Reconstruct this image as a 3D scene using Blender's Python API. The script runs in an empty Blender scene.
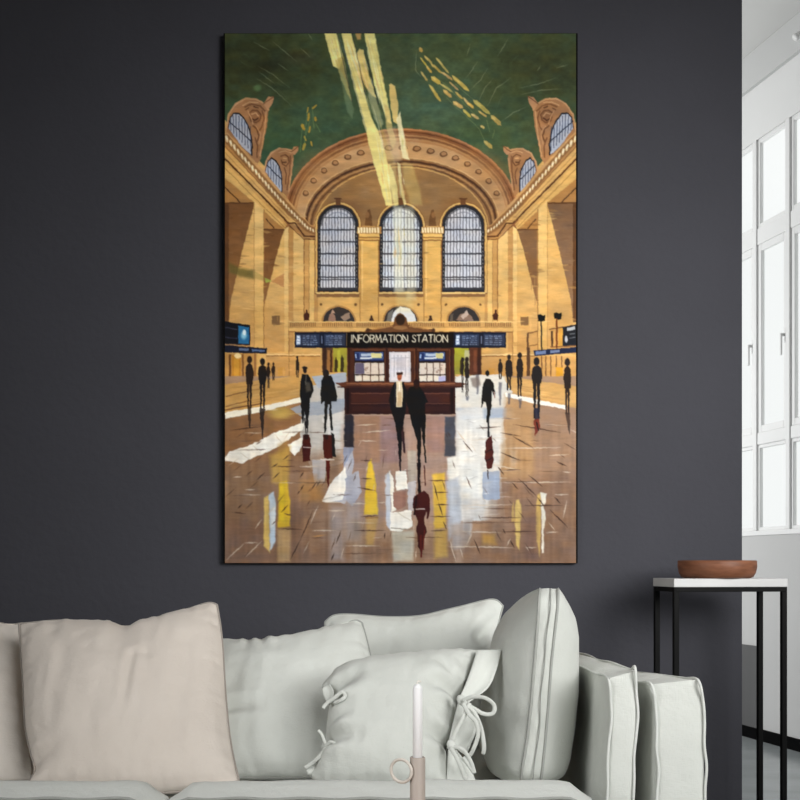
import bpy, bmesh, math, random
import numpy as np
from mathutils import Vector, Matrix, noise as mnoise
random.seed(7)
PI = math.pi
scene = bpy.context.scene
COL = scene.collection
F = 1100.0; D = 3.11; EYE = 0.85; HY = 565.0

def P(px, py, d):
    """point at depth d from the camera plane that is seen at (px, py)"""
    return Vector(((px-400.0)/F*d, d-D, EYE-(py-HY)/F*d))
def lin(c):
    out = []
    for v in c[:3]:
        v = v/255.0
        out.append(v/12.92 if v <= 0.04045 else ((v+0.055)/1.055)**2.4)
    return tuple(out)+(1.0,)
def sstep(a, b, x):
    t = min(1.0, max(0.0, (x-a)/(b-a))); return t*t*(3-2*t)

# ------------------------------------------------------------------ materials
class NT:
    def __init__(s, name):
        s.m = bpy.data.materials.new(name); s.m.use_nodes = True
        s.t = s.m.node_tree; s.n = s.t.nodes; s.l = s.t.links
        s.b = s.n['Principled BSDF']; s.out = s.n['Material Output']
    def add(s, typ, **kw):
        n = s.n.new(typ)
        for k, v in kw.items():
            if k in n.inputs: n.inputs[k].default_value = v
            else: setattr(n, k, v)
        return n
    def link(s, a, b): s.l.new(a, b)
def noisy(name, c1, c2, scale=5.0, rough=0.6, spec=0.3, bump=0.0, bscale=60.0, stretch=(1,1,1), metal=0.0, detail=4.0, dist=0.01):
    k = NT(name)
    tc = k.add('ShaderNodeTexCoord'); mp = k.add('ShaderNodeMapping'); mp.inputs['Scale'].default_value = stretch
    k.link(tc.outputs['Object'], mp.inputs['Vector'])
    nz = k.add('ShaderNodeTexNoise', Scale=scale, Detail=detail); k.link(mp.outputs['Vector'], nz.inputs['Vector'])
    mx = k.add('ShaderNodeMix'); mx.data_type = 'RGBA'
    a = [i for i in mx.inputs if i.type == 'RGBA']
    a[0].default_value = lin(c1); a[1].default_value = lin(c2)
    k.link(nz.outputs['Fac'], mx.inputs[0])
    o = [i for i in mx.outputs if i.type == 'RGBA'][0]
    k.link(o, k.b.inputs['Base Color'])
    k.b.inputs['Roughness'].default_value = rough
    k.b.inputs['Specular IOR Level'].default_value = spec
    k.b.inputs['Metallic'].default_value = metal
    if bump > 0:
        n2 = k.add('ShaderNodeTexNoise', Scale=bscale, Detail=3.0); k.link(mp.outputs['Vector'], n2.inputs['Vector'])
        bp = k.add('ShaderNodeBump', Strength=bump, Distance=dist); k.link(n2.outputs['Fac'], bp.inputs['Height'])
        k.link(bp.outputs['Normal'], k.b.inputs['Normal'])
    return k.m
def linen(name, c1, c2):
    k = NT(name)
    tc = k.add('ShaderNodeTexCoord')
    nz = k.add('ShaderNodeTexNoise', Scale=9.0, Detail=5.0, Roughness=0.6); k.link(tc.outputs['Object'], nz.inputs['Vector'])
    mx = k.add('ShaderNodeMix'); mx.data_type = 'RGBA'
    a = [i for i in mx.inputs if i.type == 'RGBA']; a[0].default_value = lin(c1); a[1].default_value = lin(c2)
    k.link(nz.outputs['Fac'], mx.inputs[0])
    k.link([i for i in mx.outputs if i.type == 'RGBA'][0], k.b.inputs['Base Color'])
    k.b.inputs['Roughness'].default_value = 0.95; k.b.inputs['Specular IOR Level'].default_value = 0.12
    k.b.inputs['Sheen Weight'].default_value = 0.15
    hs = []
    for st in ((90, 90, 700), (700, 700, 90)):
        mp = k.add('ShaderNodeMapping'); mp.inputs['Scale'].default_value = st
        k.link(tc.outputs['Object'], mp.inputs['Vector'])
        n2 = k.add('ShaderNodeTexNoise', Scale=1.0, Detail=2.0); k.link(mp.outputs['Vector'], n2.inputs['Vector']); hs.append(n2)
    ad = k.add('ShaderNodeMath'); ad.operation = 'ADD'
    k.link(hs[0].outputs['Fac'], ad.inputs[0]); k.link(hs[1].outputs['Fac'], ad.inputs[1])
    bp = k.add('ShaderNodeBump', Strength=0.25, Distance=0.002); k.link(ad.outputs[0], bp.inputs['Height'])
    n3 = k.add('ShaderNodeTexNoise', Scale=26.0, Detail=3.0); k.link(tc.outputs['Object'], n3.inputs['Vector'])
    b2 = k.add('ShaderNodeBump', Strength=0.3, Distance=0.012); k.link(n3.outputs['Fac'], b2.inputs['Height'])
    k.link(b2.outputs['Normal'], bp.inputs['Normal'])
    k.link(bp.outputs['Normal'], k.b.inputs['Normal'])
    return k.m

M = {}
M['dark_wall'] = noisy('dark plaster', (58,58,63), (66,66,72), 3.0, 0.8, 0.2, 0.25, 45.0, dist=0.006)
M['white_wall'] = noisy('white plaster', (226,227,226), (232,232,231), 2.0, 0.85, 0.2, 0.05, 60.0)
M['ceiling'] = noisy('ceiling paint', (214,214,212), (222,222,220), 2.0, 0.9, 0.2)
M['beam'] = noisy('beam paint', (200,201,200), (206,207,206), 2.0, 0.9, 0.2)
M['white_paint'] = noisy('white gloss paint', (232,233,232), (240,240,239), 3.0, 0.4, 0.4)
M['sill_wall'] = noisy('pale grey plaster', (192,192,191), (202,202,201), 2.0, 0.8, 0.25, 0.05, 60.0)
M['black_trim'] = noisy('black baseboard paint', (3,3,4), (6,6,7), 4.0, 0.8, 0.05)
M['wall_shade'] = noisy('dark grey wall shade', (84,84,85), (104,104,104), 1.6, 0.7, 0.2)  # shadow tone of the window wall, put into a flat grey
M['floor'] = noisy('polished concrete', (136,142,143), (176,182,183), 2.6, 0.16, 0.5, 0.03, 20.0, stretch=(1,2.5,1))
M['black_metal'] = noisy('black powder coat', (4,4,4), (7,7,7), 12.0, 0.6, 0.12)
M['marble'] = noisy('white marble', (176,176,175), (200,200,199), 9.0, 0.35, 0.4, stretch=(1,1,3), detail=8.0)
M['bowl_wood'] = noisy('turned walnut', (66,36,22), (150,98,70), 7.0, 0.5, 0.3, 0.1, 30.0, stretch=(3,3,14), detail=6.0)
M['sage'] = linen('sage linen', (200,203,196), (210,212,206))
M['sage2'] = linen('sage grey linen', (193,196,189), (204,206,200))
M['pale'] = linen('pale linen', (206,209,203), (215,217,212))
M['cream'] = linen('cream linen', (218,210,200), (226,218,209))
M['beige'] = linen('beige linen', (205,195,184), (214,205,195))
M['seam'] = linen('seam linen', (150,152,147), (162,164,158))
M['seam_beige'] = linen('beige piping linen', (152,144,136), (164,156,148))
M['wax'] = noisy('white wax', (240,240,240), (246,246,246), 8.0, 0.45, 0.3)
M['wick'] = noisy('wick', (225,220,212), (240,236,228), 30.0, 0.9, 0.1)
M['holder'] = noisy('taupe enamel', (172,160,150), (182,170,160), 10.0, 0.5, 0.35)
M['ring'] = noisy('pale enamel', (212,204,194), (222,214,204), 10.0, 0.5, 0.35)
M['frame_dark'] = noisy('black canvas edge', (8,7,7), (14,12,11), 12.0, 0.8, 0.1)
M['frame_brown'] = noisy('brown canvas edge', (60,38,26), (84,56,38), 12.0, 0.8, 0.1)
M['oak'] = noisy('pale oak', (150,120,90), (176,146,112), 6.0, 0.5, 0.3, stretch=(1,12,1))
k = NT('window glass')
gl = k.add('ShaderNodeBsdfGlossy', Roughness=0.02); tr = k.add('ShaderNodeBsdfTransparent')
tr.inputs['Color'].default_value = (0.99,0.995,0.993,1)
ms = k.add('ShaderNodeMixShader'); ms.inputs[0].default_value = 0.04
k.link(tr.outputs[0], ms.inputs[1]); k.link(gl.outputs[0], ms.inputs[2]); k.link(ms.outputs[0], k.out.inputs['Surface'])
M['glass'] = k.m

# ------------------------------------------------------------------ object helpers
def mesh_obj(name, verts, faces, mat, parent=None, smooth=True):
    me = bpy.data.meshes.new(name); me.from_pydata([tuple(v) for v in verts], [], faces); me.update()
    if smooth: me.polygons.foreach_set('use_smooth', [True]*len(me.polygons))
    me.materials.append(mat)
    o = bpy.data.objects.new(name, me); COL.objects.link(o)
    if parent:
        o.parent = parent
        o.matrix_parent_inverse = Matrix.Translation(parent.location).inverted()
    return o
def bm_obj(name, bm, mat, parent=None, smooth=False):
    me = bpy.data.meshes.new(name); bm.normal_update(); bm.to_mesh(me); bm.free()
    if smooth: me.polygons.foreach_set('use_smooth', [True]*len(me.polygons))
    me.materials.append(mat)
    o = bpy.data.objects.new(name, me); COL.objects.link(o)
    if parent:
        o.parent = parent
        o.matrix_parent_inverse = Matrix.Translation(parent.location).inverted()
    return o
def thing(name, label, cat, loc, group=None):
    o = bpy.data.objects.new(name, None); COL.objects.link(o); o.location = loc
    o.empty_display_size = 0.1
    o['label'] = label; o['category'] = cat
    if group: o['group'] = group
    return o
def structure(o):
    o['kind'] = 'structure'; return o
def box(bm, x0, x1, y0, y1, z0, z1, bev=0.0, mat=None):
    vs = [bm.verts.new(Vector((x, y, z))) for x in (x0, x1) for y in (y0, y1) for z in (z0, z1)]
    if mat:
        for v in vs: v.co = mat @ v.co
    fs = [bm.faces.new([vs[i] for i in q]) for q in ((0,1,3,2),(4,6,7,5),(0,4,5,1),(2,3,7,6),(0,2,6,4),(1,5,7,3))]
    if bev > 0:
        es = list({e for f in fs for e in f.edges})
        bmesh.ops.bevel(bm, geom=es, offset=bev, segments=2, profile=0.5, affect='EDGES')
    return bm
def sbox(name, x0, x1, y0, y1, z0, z1, mat, parent=None, bev=0.0, xf=None):
    bm = bmesh.new(); box(bm, x0, x1, y0, y1, z0, z1, bev, xf)
    bmesh.ops.recalc_face_normals(bm, faces=bm.faces)
    return bm_obj(name, bm, mat, parent)
def catmull(pts, n=8, closed=False):
    pts = [Vector(p) for p in pts]; out = []
    N = len(pts); rng = N if closed else N-1
    for i in range(rng):
        if closed: a, b, c, d = pts[(i-1)%N], pts[i], pts[(i+1)%N], pts[(i+2)%N]
        else: a, b, c, d = pts[max(i-1,0)], pts[i], pts[i+1], pts[min(i+2,N-1)]
        for k in range(n):
            t = k/n
            out.append(0.5*((2*b)+(c-a)*t+(2*a-5*b+4*c-d)*t*t+(3*b-a-3*c+d)*t**3))
    if not closed: out.append(pts[-1])
    return out
def tube(pts, r, seg=8, closed=False, flat=1.0):
    verts, faces = [], []; n = len(pts); prev = None
    for i, p in enumerate(pts):
        if closed: t = pts[(i+1)%n]-pts[(i-1)%n]
        else: t = pts[min(i+1,n-1)]-pts[max(i-1,0)]
        if t.length < 1e-9: t = Vector((0,0,1))
        t.normalize()
        if prev is None:
            up = Vector((0,1,0)) if abs(t.y) < 0.9 else Vector((1,0,0))
            nrm = (up - t*up.dot(t)).normalized()
        else:
            nrm = (prev - t*prev.dot(t)).normalized()
        prev = nrm; bn = t.cross(nrm)
        rr = r(i/(n-1)) if callable(r) else r
        for j in range(seg):
            a = 2*PI*j/seg
            verts.append(p + nrm*(math.cos(a)*rr*flat) + bn*(math.sin(a)*rr))
    rng = n if closed else n-1
    for i in range(rng):
        for j in range(seg):
            a = i*seg+j; b = i*seg+(j+1)%seg; c = ((i+1)%n)*seg+(j+1)%seg; d = ((i+1)%n)*seg+j
            faces.append((a, b, c, d))
    if not closed:
        faces.append(tuple(range(seg-1,-1,-1))); faces.append(tuple((n-1)*seg+j for j in range(seg)))
    return verts, faces
def tube_obj(name, pts, r, mat, parent, seg=8, closed=False, flat=1.0):
    v, f = tube(pts, r, seg, closed, flat); return mesh_obj(name, v, f, mat, parent)
def lathe(name, prof, mat, parent, centre=(0,0,0), seg=48):
    verts, faces = [], []; c = Vector(centre)
    for r, z in prof:
        for j in range(seg):
            a = 2*PI*j/seg; verts.append(c+Vector((r*math.cos(a), r*math.sin(a), z)))
    for i in range(len(prof)-1):
        for j in range(seg):
            faces.append((i*seg+j, i*seg+(j+1)%seg, (i+1)*seg+(j+1)%seg, (i+1)*seg+j))
    faces.append(tuple(range(seg-1,-1,-1))); faces.append(tuple((len(prof)-1)*seg+j for j in range(seg)))
    return mesh_obj(name, verts, faces, mat, parent)

# ------------------------------------------------------------------ camera
cd = bpy.data.cameras.new('camera'); cam = bpy.data.objects.new('camera', cd); COL.objects.link(cam)
cam.location = (0, -D, EYE); cam.rotation_euler = (PI/2, 0, 0)
cd.sensor_width = 36; cd.sensor_fit = 'HORIZONTAL'; cd.lens = 36*F/800; cd.shift_y = (HY-400)/800
cd.clip_start = 0.05
scene.camera = cam

# ------------------------------------------------------------------ room shell
XL = -2.6; XE = (742-400)/F*D; HC = 3.36; YF = 5.2
def slab(name, z0, z1, mat):
    wx = lambda y: 1.71+(5.5-D-y)*0.2391+0.215
    ring = [(XL-0.1, -3.7), (wx(-3.7), -3.7), (wx(YF), YF), (XL-0.1, YF)]
    bm = bmesh.new(); lo = [bm.verts.new((x, y, z0)) for x, y in ring]; hi = [bm.verts.new((x, y, z1)) for x, y in ring]
    bm.faces.new(lo[::-1]); bm.faces.new(hi)
    for a in range(4): bm.faces.new((lo[a], lo[(a+1)%4], hi[(a+1)%4], hi[a]))
    bmesh.ops.recalc_face_normals(bm, faces=bm.faces)
    return structure(bm_obj(name, bm, mat))
slab('floor', -0.05, 0, M['floor']); slab('ceiling', HC, HC+0.08, M['ceiling'])
structure(sbox('wall_back', XL, XE, 0, 0.14, 0, HC, M['dark_wall']))
structure(sbox('wall_left', XL-0.1, XL, -3.6, YF, 0, HC, M['white_wall']))
structure(sbox('wall_front', XL-0.1, 3.9, -3.7, -3.6, 0, HC, M['white_wall']))
structure(sbox('wall_far', XL, 1.6, YF-0.1, YF, 0, HC, M['white_wall']))
# the window wall runs obliquely: local frame with +x along the wall towards the camera, +y outwards
A0 = Vector((1.71, 5.5-D, 0)); ux = Vector((263, -1100, 0)).normalized(); uy = Vector((0,0,1)).cross(ux)
WX = Matrix.Translation(A0) @ Matrix(((ux.x, uy.x, 0, 0), (ux.y, uy.y, 0, 0), (0, 0, 1, 0), (0, 0, 0, 1)))
T0, T1 = -3.0, 6.0
ZS, ZM, ZU, ZT = 1.005, 1.455, 2.44, 2.925
structure(sbox('wall_right', T0, T1, 0, 0.22, 0, ZS-0.012, M['sill_wall'], xf=WX))
w2 = structure(sbox('wall_right_upper', T0, T1, 0, 0.05, ZT, HC, M['white_wall'], xf=WX)); w2.name = 'wall_right.001'
structure(sbox('trim_1', T0, T1, -0.02, 0.05, 3.187, HC-0.001, M['beam'], xf=WX))
structure(sbox('baseboard_right', T0, T1, -0.015, 0, 0, 0.055, M['black_trim'], xf=WX))
structure(sbox('trim_2', T0, T1, -0.006, 0.22, ZS-0.012, ZS+0.012, M['white_paint'], xf=WX, bev=0.003))
structure(sbox('trim_3', -1.6, 0.165, -0.012, 0, 0.056, 0.455, M['wall_shade'], xf=WX))  # added thin grey sheet standing in for a soft shadow low on the wall
SP = 0.2806; TA = 0.119
posts = [TA+SP*i for i in range(-4, 6)]
def window(i, t0, t1):
    w = bpy.data.objects.new('window_%d' % (i+1), None); COL.objects.link(w); w['kind'] = 'structure'
    w.location = WX @ Vector(((t0+t1)/2, 0.1, ZS))
    fw = 0.017
    rows = ((ZS+0.012, ZM-0.02, 0.014), (ZM+0.04, ZU-0.03, 0.028), (ZU+0.05, ZT, 0.018))
    bm = bmesh.new()
    for z0, z1, s in rows:           # sash frame of each light
        a, b = t0+fw, t1-fw
        for q in ((a, a+s, z0, z1), (b-s, b, z0, z1), (a+s, b-s, z0, z0+s*1.2), (a+s, b-s, z1-s*1.2, z1)):
            box(bm, q[0], q[1], 0.006, 0.026, q[2], q[3], 0.003, WX)
    bm_obj('sash', bm, M['white_paint'], w)
    bm = bmesh.new()
    for z in ((ZM-0.02, ZM+0.04), (ZU-0.03, ZU+0.05)):
        box(bm, t0+fw, t1-fw, 0.001, 0.03, z[0], z[1], 0.004, WX)
    bm_obj('transom', bm, M['white_paint'], w)
    bm = bmesh.new()
    for z0, z1, s in rows: box(bm, t0+fw+s*0.5, t1-fw-s*0.5, 0.015, 0.018, z0+s*0.5, z1-s*0.5, 0, WX)
    bm_obj('pane', bm, M['glass'], w)
    bm = bmesh.new(); zc = 1.93
    box(bm, t1-fw-0.024, t1-fw-0.008, 0.002, 0.013, zc-0.04, zc+0.03, 0.002, WX)
    box(bm, t1-fw-0.022, t1-fw-0.010, -0.012, 0.003, zc-0.01, zc+0.004, 0.002, WX)
    box(bm, t1-fw-0.022, t1-fw-0.010, -0.020, -0.011, zc-0.10, zc+0.004, 0.003, WX)
    bm_obj('handle', bm, M['white_paint'], w)
for i in range(len(posts)-1): window(i, posts[i], posts[i+1])
for i, t in enumerate(posts):
    structure(sbox('trim_%d' % (4+i), t-0.017, t+0.017, -0.004, 0.03, ZS+0.012, ZT, M['white_paint'], xf=WX, bev=0.004))
structure(sbox('wall_right.002', T0, posts[0]-0.017, 0, 0.22, ZS-0.02, ZT, M['white_wall'], xf=WX))
structure(sbox('wall_right.003', posts[-1]+0.017, T1, 0, 0.22, ZS-0.02, ZT, M['white_wall'], xf=WX))
# small ceiling spotlight by the beam
sp = thing('spotlight', 'small white spotlight on the beam above the tall windows', 'light', WX @ Vector((0.565, -0.02, 3.225)))
sb = bmesh.new(); box(sb, 0.55, 0.58, -0.045, -0.02, 3.225, 3.25, 0.004, WX); bm_obj('mount', sb, M['white_paint'], sp)
pp = [WX @ Vector((0.565, -0.045-0.006*i, 3.24-0.006*i)) for i in range(5)]
tube_obj('spot_head', pp, lambda u: 0.010+0.008*u, M['white_paint'], sp, seg=14)

# ------------------------------------------------------------------ painting: colours brushed onto the canvas mesh
PX0, PY0, PX1, PY1 = 225.0, 33.5, 576.0, 563.0
SS = 3
PW, PH = int((PX1-PX0)*SS), int((PY1-PY0)*SS)
IMG = np.zeros((PH, PW, 3), np.float32)
rng = np.random.default_rng(11)
def vnoise(h, w, cx, cy, seed):
    """smooth value noise, cells of cx by cy pixels, range -1..1"""
    g = np.random.default_rng(seed).uniform(-1, 1, (int(h/cy)+3, int(w/cx)+3)).astype(np.float32)
    y = np.arange(h)/cy; x = np.arange(w)/cx
    yi = y.astype(int); xi = x.astype(int); fy = y-yi; fx = x-xi
    fy = (fy*fy*(3-2*fy))[:, None]; fx = (fx*fx*(3-2*fx))[None, :]
    a = g[yi][:, xi]; b = g[yi][:, xi+1]; c = g[yi+1][:, xi]; d = g[yi+1][:, xi+1]
    return ((a*(1-fx)+b*fx)*(1-fy)+(c*(1-fx)+d*fx)*fy).astype(np.float32)
def win(x0, y0, x1, y1, pad=2):
    a = max(0, int((x0-PX0-pad)*SS)); b = min(PW, int((x1-PX0+pad)*SS)+1)
    c = max(0, int((y0-PY0-pad)*SS)); d = min(PH, int((y1-PY0+pad)*SS)+1)
    if a >= b or c >= d: return None
    X = (np.arange(a, b)+0.5)/SS+PX0; Y = (np.arange(c, d)+0.5)/SS+PY0
    return a, b, c, d, X[None, :].repeat(d-c, 0), Y[:, None].repeat(b-a, 1)
def blend(w, m, col):
    a, b, c, d = w[:4]; m = m[..., None].astype(np.float32)
    IMG[c:d, a:b] = IMG[c:d, a:b]*(1-m)+np.asarray(col, np.float32)*m
def poly(pts, col, a=1.0, col2=None, ax='y', soft=0.0, rough=0.0):
    xs = [p[0] for p in pts]; ys = [p[1] for p in pts]
    w = win(min(xs), min(ys), max(xs), max(ys), 2+soft*2)
    if w is None: return
    X, Y = w[4], w[5]
    if rough:
        h, ww = X.shape; rough_ = rough*0.8; s = int(min(xs)*7+min(ys)*13) % 9999
        X = X+rough_*vnoise(h, ww, 11, 11, s); Y = Y+rough_*vnoise(h, ww, 11, 11, s+1)
    inside = np.zeros(X.shape, bool); n = len(pts); dist = np.full(X.shape, 1e9, np.float32) if soft else None
    for i in range(n):
        x1, y1 = pts[i]; x2, y2 = pts[(i+1) % n]
        if y1 != y2:
            c = ((y1 > Y) != (y2 > Y)) & (X < (x2-x1)*(Y-y1)/(y2-y1)+x1); inside ^= c
        if soft:
            vx, vy = x2-x1, y2-y1; t = np.clip(((X-x1)*vx+(Y-y1)*vy)/max(1e-6, vx*vx+vy*vy), 0, 1)
            dist = np.minimum(dist, np.hypot(X-x1-vx*t, Y-y1-vy*t))
    if soft:
        sd = np.where(inside, dist, -dist); m = np.clip(sd/(2*soft)+0.5, 0, 1)*a
    else: m = inside*a
    if col2 is not None:
        t = (Y-min(ys))/max(1e-6, max(ys)-min(ys)) if ax == 'y' else (X-min(xs))/max(1e-6, max(xs)-min(xs))
        t = np.clip(t, 0, 1)[..., None]; colr = np.asarray(col)*(1-t)+np.asarray(col2)*t
    else: colr = col
    blend(w, m, colr)
def rect(x0, y0, x1, y1, col, a=1.0, **k): poly([(x0, y0), (x1, y0), (x1, y1), (x0, y1)], col, a, **k)
def line(pts, wd, col, a=1.0, taper=False):
    xs = [p[0] for p in pts]; ys = [p[1] for p in pts]
    w = win(min(xs), min(ys), max(xs), max(ys), 2+wd)
    if w is None: return
    X, Y = w[4], w[5]; m = np.zeros(X.shape, np.float32); n = len(pts)-1
    for i in range(n):
        (x1, y1), (x2, y2) = pts[i], pts[i+1]; vx, vy = x2-x1, y2-y1
        t = np.clip(((X-x1)*vx+(Y-y1)*vy)/max(1e-6, vx*vx+vy*vy), 0, 1)
        dd = np.hypot(X-x1-vx*t, Y-y1-vy*t)
        ww = wd*0.5
        if taper == 2: ww = ww*np.clip(2.6*(1-np.abs(2*(i+t)/n-1))+0.3, 0.15, 1)
        elif taper: ww = ww*np.clip(1.15-np.abs(2*(i+t)/n-1), 0.15, 1)
        m = np.maximum(m, np.clip((ww-dd)*SS*0.7+0.5, 0, 1))
    blend(w, m*a, col)
def ell(cx, cy, rx, ry, col, a=1.0, soft=0.0, a0=None, a1=None, ring=None):
    w = win(cx-rx, cy-ry, cx+rx, cy+ry, 2+soft*max(rx, ry))
    if w is None: return
    X, Y = w[4], w[5]; rr = np.hypot((X-cx)/rx, (Y-cy)/ry)
    if soft: m = np.clip((1-rr)/soft, 0, 1); m = m*m*(3-2*m)
    else: m = np.clip((1-rr)*min(rx, ry)*SS*0.7+0.5, 0, 1)
    if ring: m = m*(rr > ring)
    blend(w, m*a, col)
def arch(cx, cy, rx, ry, col, a=1.0, yb=None):
    """half ellipse standing on y=cy, with straight legs down to yb"""
    yb = cy if yb is None else yb
    pts = [(cx+rx*math.cos(t), cy-ry*math.sin(t)) for t in np.linspace(0, PI, 60)]
    poly([(cx+rx, yb)]+pts+[(cx-rx, yb)], col, a)
def arcline(cx, cy, rx, ry, wd, col, a=1.0, t0=0.0, t1=PI):
    line([(cx+rx*math.cos(t), cy-ry*math.sin(t)) for t in np.linspace(t0, t1, 48)], wd, col, a)
def mir(pts): return [(801.0-x, y) for x, y in pts]

# ---- ceiling
rect(225, 33, 577, 240, (72,88,58))
for (x, y, rx, ry, c, a) in ((250,60,95,60,(62,66,40),0.85),(300,75,60,50,(64,74,46),0.7),(545,70,80,60,(64,68,40),0.85),(520,100,60,40,(68,82,50),0.6),(330,120,70,50,(70,94,66),0.9),
        (430,105,80,50,(80,104,78),0.9),(450,60,60,50,(78,94,62),0.8),(480,140,60,40,(72,96,62),0.8),(245,120,40,30,(68,98,64),0.8),(280,150,60,40,(64,92,62),0.9),(390,60,50,40,(80,92,64),0.6),(300,58,30,12,(78,68,44),0.4),(270,66,26,10,(48,44,28),0.5)):
    ell(x, y, rx, ry, c, a, soft=0.9)
N1 = vnoise(PH, PW, 26, 16, 5)*0.6+vnoise(PH, PW, 9, 7, 6)*0.4
yy = (np.arange(PH)/SS+PY0)[:, None, None]
IMG *= 1+np.where(yy < 225, 0.13, 0.0)*N1[..., None]
for i in range(46):
    x = rng.uniform(228, 570); y = rng.uniform(38, 150); L = rng.uniform(6, 18); an = rng.uniform(0.3, 0.9) if x < 400 else rng.uniform(1.9, 2.9)
    line([(x, y), (x+L*math.cos(an), y+L*math.sin(an))], 0.6, (112,128,92), rng.uniform(0.12, 0.35), True)
for pts in ([(273,42),(285,52),(297,62)],[(258,66),(272,74),(290,88)],[(259,72),(275,84)],[(256,78),(272,88),(292,106)],[(278,64),(288,71)],[(308,33),(312,40)],[(254,42),(270,51)],[(300,48),(310,57)],
            [(508,38),(503,47),(497,56)],[(477,62),(466,78)],[(487,68),(480,80),(470,90)],[(493,78),(484,88),(478,102)],[(510,78),(496,88),(487,106)],[(555,78),(538,84),(520,88)],[(562,89),(542,90),(520,95)],[(500,122),(512,113),(526,107)],[(540,66),(536,71)],[(470,44),(466,56)],[(556,68),(567,65)],[(416,50),(415,70),(421,77)]):
    line(pts, 0.75, (150,158,122), 0.6, True)
ell(257.5, 88, 6, 5, (92,124,80), 0.9, soft=0.8)
# yellow constellation strokes
GO = (200,172,84)
for x0, y0, x1, y1, wd in ((420,48,421,52,3.4),(420,58,426,66,1.8),(424,56,432,64,2.2),(431,64,441,73,2.6),(436,58,448,73,2.4),(421,72,427,81,2.2),(431,77,440,84,4.4),(429,85,440,101,3),(426,66,431,73,2.4),
        (441,72,452,80,2.2),(452,76,468,91,3.6),(440,84,452,92,2.2),(443,90,451,97,3.4),(455,92,462,99,2.6),(453,102,462,108,3.8),(463,98,470,106,2.4),(463,110,470,117,3.2),(467,103,473,108,3),(473,100,489,114,4),(491,116,500,125,4.4),(471,114,478,119,3),(480,126,484,128,2.6),(484,141,491,148,4.2),(449,82,458,90,2),(478,111,486,117,2.2)):
    c = (206+rng.uniform(-14,14), 176+rng.uniform(-14,10), 88+rng.uniform(-20,24))
    line([(x0,y0),(x1,y1)], wd*0.92, c, 0.92, 2); line([(x0-0.4,y0-0.4),((x0+x1)/2-0.4,(y0+y1)/2-0.4)], wd*0.35, (238,214,130), 0.6, 2)
for x0, y0, x1, y1 in ((440,80,480,120),(455,84,500,124),(446,98,478,128),(478,128,484,140),(494,130,492,138),(486,120,489,132)): line([(x0,y0),(x1,y1)], 0.7, (128,140,84), 0.5)
for x0, y0, x1, y1, wd in ((302,124,304,130,3.4),(309,113,308,121,2.4),(315,117,316,121,2.6),(310,126,309,133,2.2),(305,143,303,150,2.6),(311,141,312,146,1.8),(317,105,312,109,1.6),(308,107,307,113,1.4),(304,136,306,141,1.6)):
    line([(x0,y0),(x1,y1)], wd*0.9, (198,160,56), 0.9, 2)
for x0, y0, x1, y1 in ((312,107,314,128),(307,112,304,150),(302,130,300,152),(316,124,320,132),(310,120,306,135)): line([(x0,y0),(x1,y1)], 0.8, (120,150,92), 0.5)

# ---- stone walls
ST = (214,165,93); LT = (234,188,110); DK = (126,82,42); MD = (178,126,68)
poly([(225,120),(317,228),(317,380),(225,380)], (216,168,96))
poly([(577,120),(484,228),(484,380),(577,380)], (216,168,96))
rect(288, 212, 514, 380, ST)
# ---- great arch
CX = 401.0
arch(CX, 214, 117, 85.5, (150,94,54), yb=232)
arcline(CX, 214, 116, 84.6, 1.6, (196,132,84))
arcline(CX, 214, 113, 82, 1.2, (112,66,36))
arch(CX, 215, 110, 80.5, (186,132,82), yb=232)
arcline(CX, 216, 108.5, 79, 2.0, (122,76,44), 0.8); arcline(CX, 216, 106.5, 77, 1.2, (196,144,92))
arch(CX, 217, 105, 75.5, (204,156,104), yb=236)
ell(320, 178, 40, 40, (176,126,76), 0.5, soft=0.9); ell(482, 178, 40, 40, (176,126,76), 0.5, soft=0.9)
arch(CX, 221, 97, 63.5, (150,104,64), yb=238)
arcline(CX, 221, 97, 63, 1.3, (216,170,112)); arcline(CX, 223, 94.5, 61.5, 2.2, (84,54,34)); arcline(CX, 225, 92, 61, 1.4, (186,138,84)); arcline(CX, 227, 90, 61, 1.8, (110,74,44))
arch(CX, 230, 88, 64, (152,112,68), yb=240)
arcline(CX, 230, 87, 63, 1.4, (206,158,92))
ell(401, 190, 60, 22, (166,124,76), 0.7, soft=0.8); ell(345, 212, 26, 20, (140,92,50), 0.6, soft=0.8); ell(458, 212, 26, 20, (140,92,50), 0.6, soft=0.8)
for i in range(26):
    x = rng.uniform(340, 462); y = rng.uniform(172, 205); L = rng.uniform(5, 16)
    line([(x, y), (x+L, y+rng.uniform(-1, 1))], 0.6, (130,84,44) if i % 2 else (200,152,92), 0.35, True)
med = [(305.5,193),(313.5,180.5),(324,170.5),(335,163),(347.5,157),(360.5,152.8),(374,149.6),(388.5,148),(402.5,147.6),(416.5,148.6),(430,151),(443,154),(455,158),(467,164),(478,171.5),(488,181),(496,193)]
for i, (x, y) in enumerate(med):
    k_ = 1-0.35*abs(x-401)/100
    ell(x, y, 4.6*k_+0.2, 3.0, (112,74,44)); ell(x+0.2, y-0.2, 3.1*k_, 1.8, (180,130,84)); arcline(x, y, 4.8*k_, 3.2, 0.6, (226,182,130), 0.8)
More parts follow.
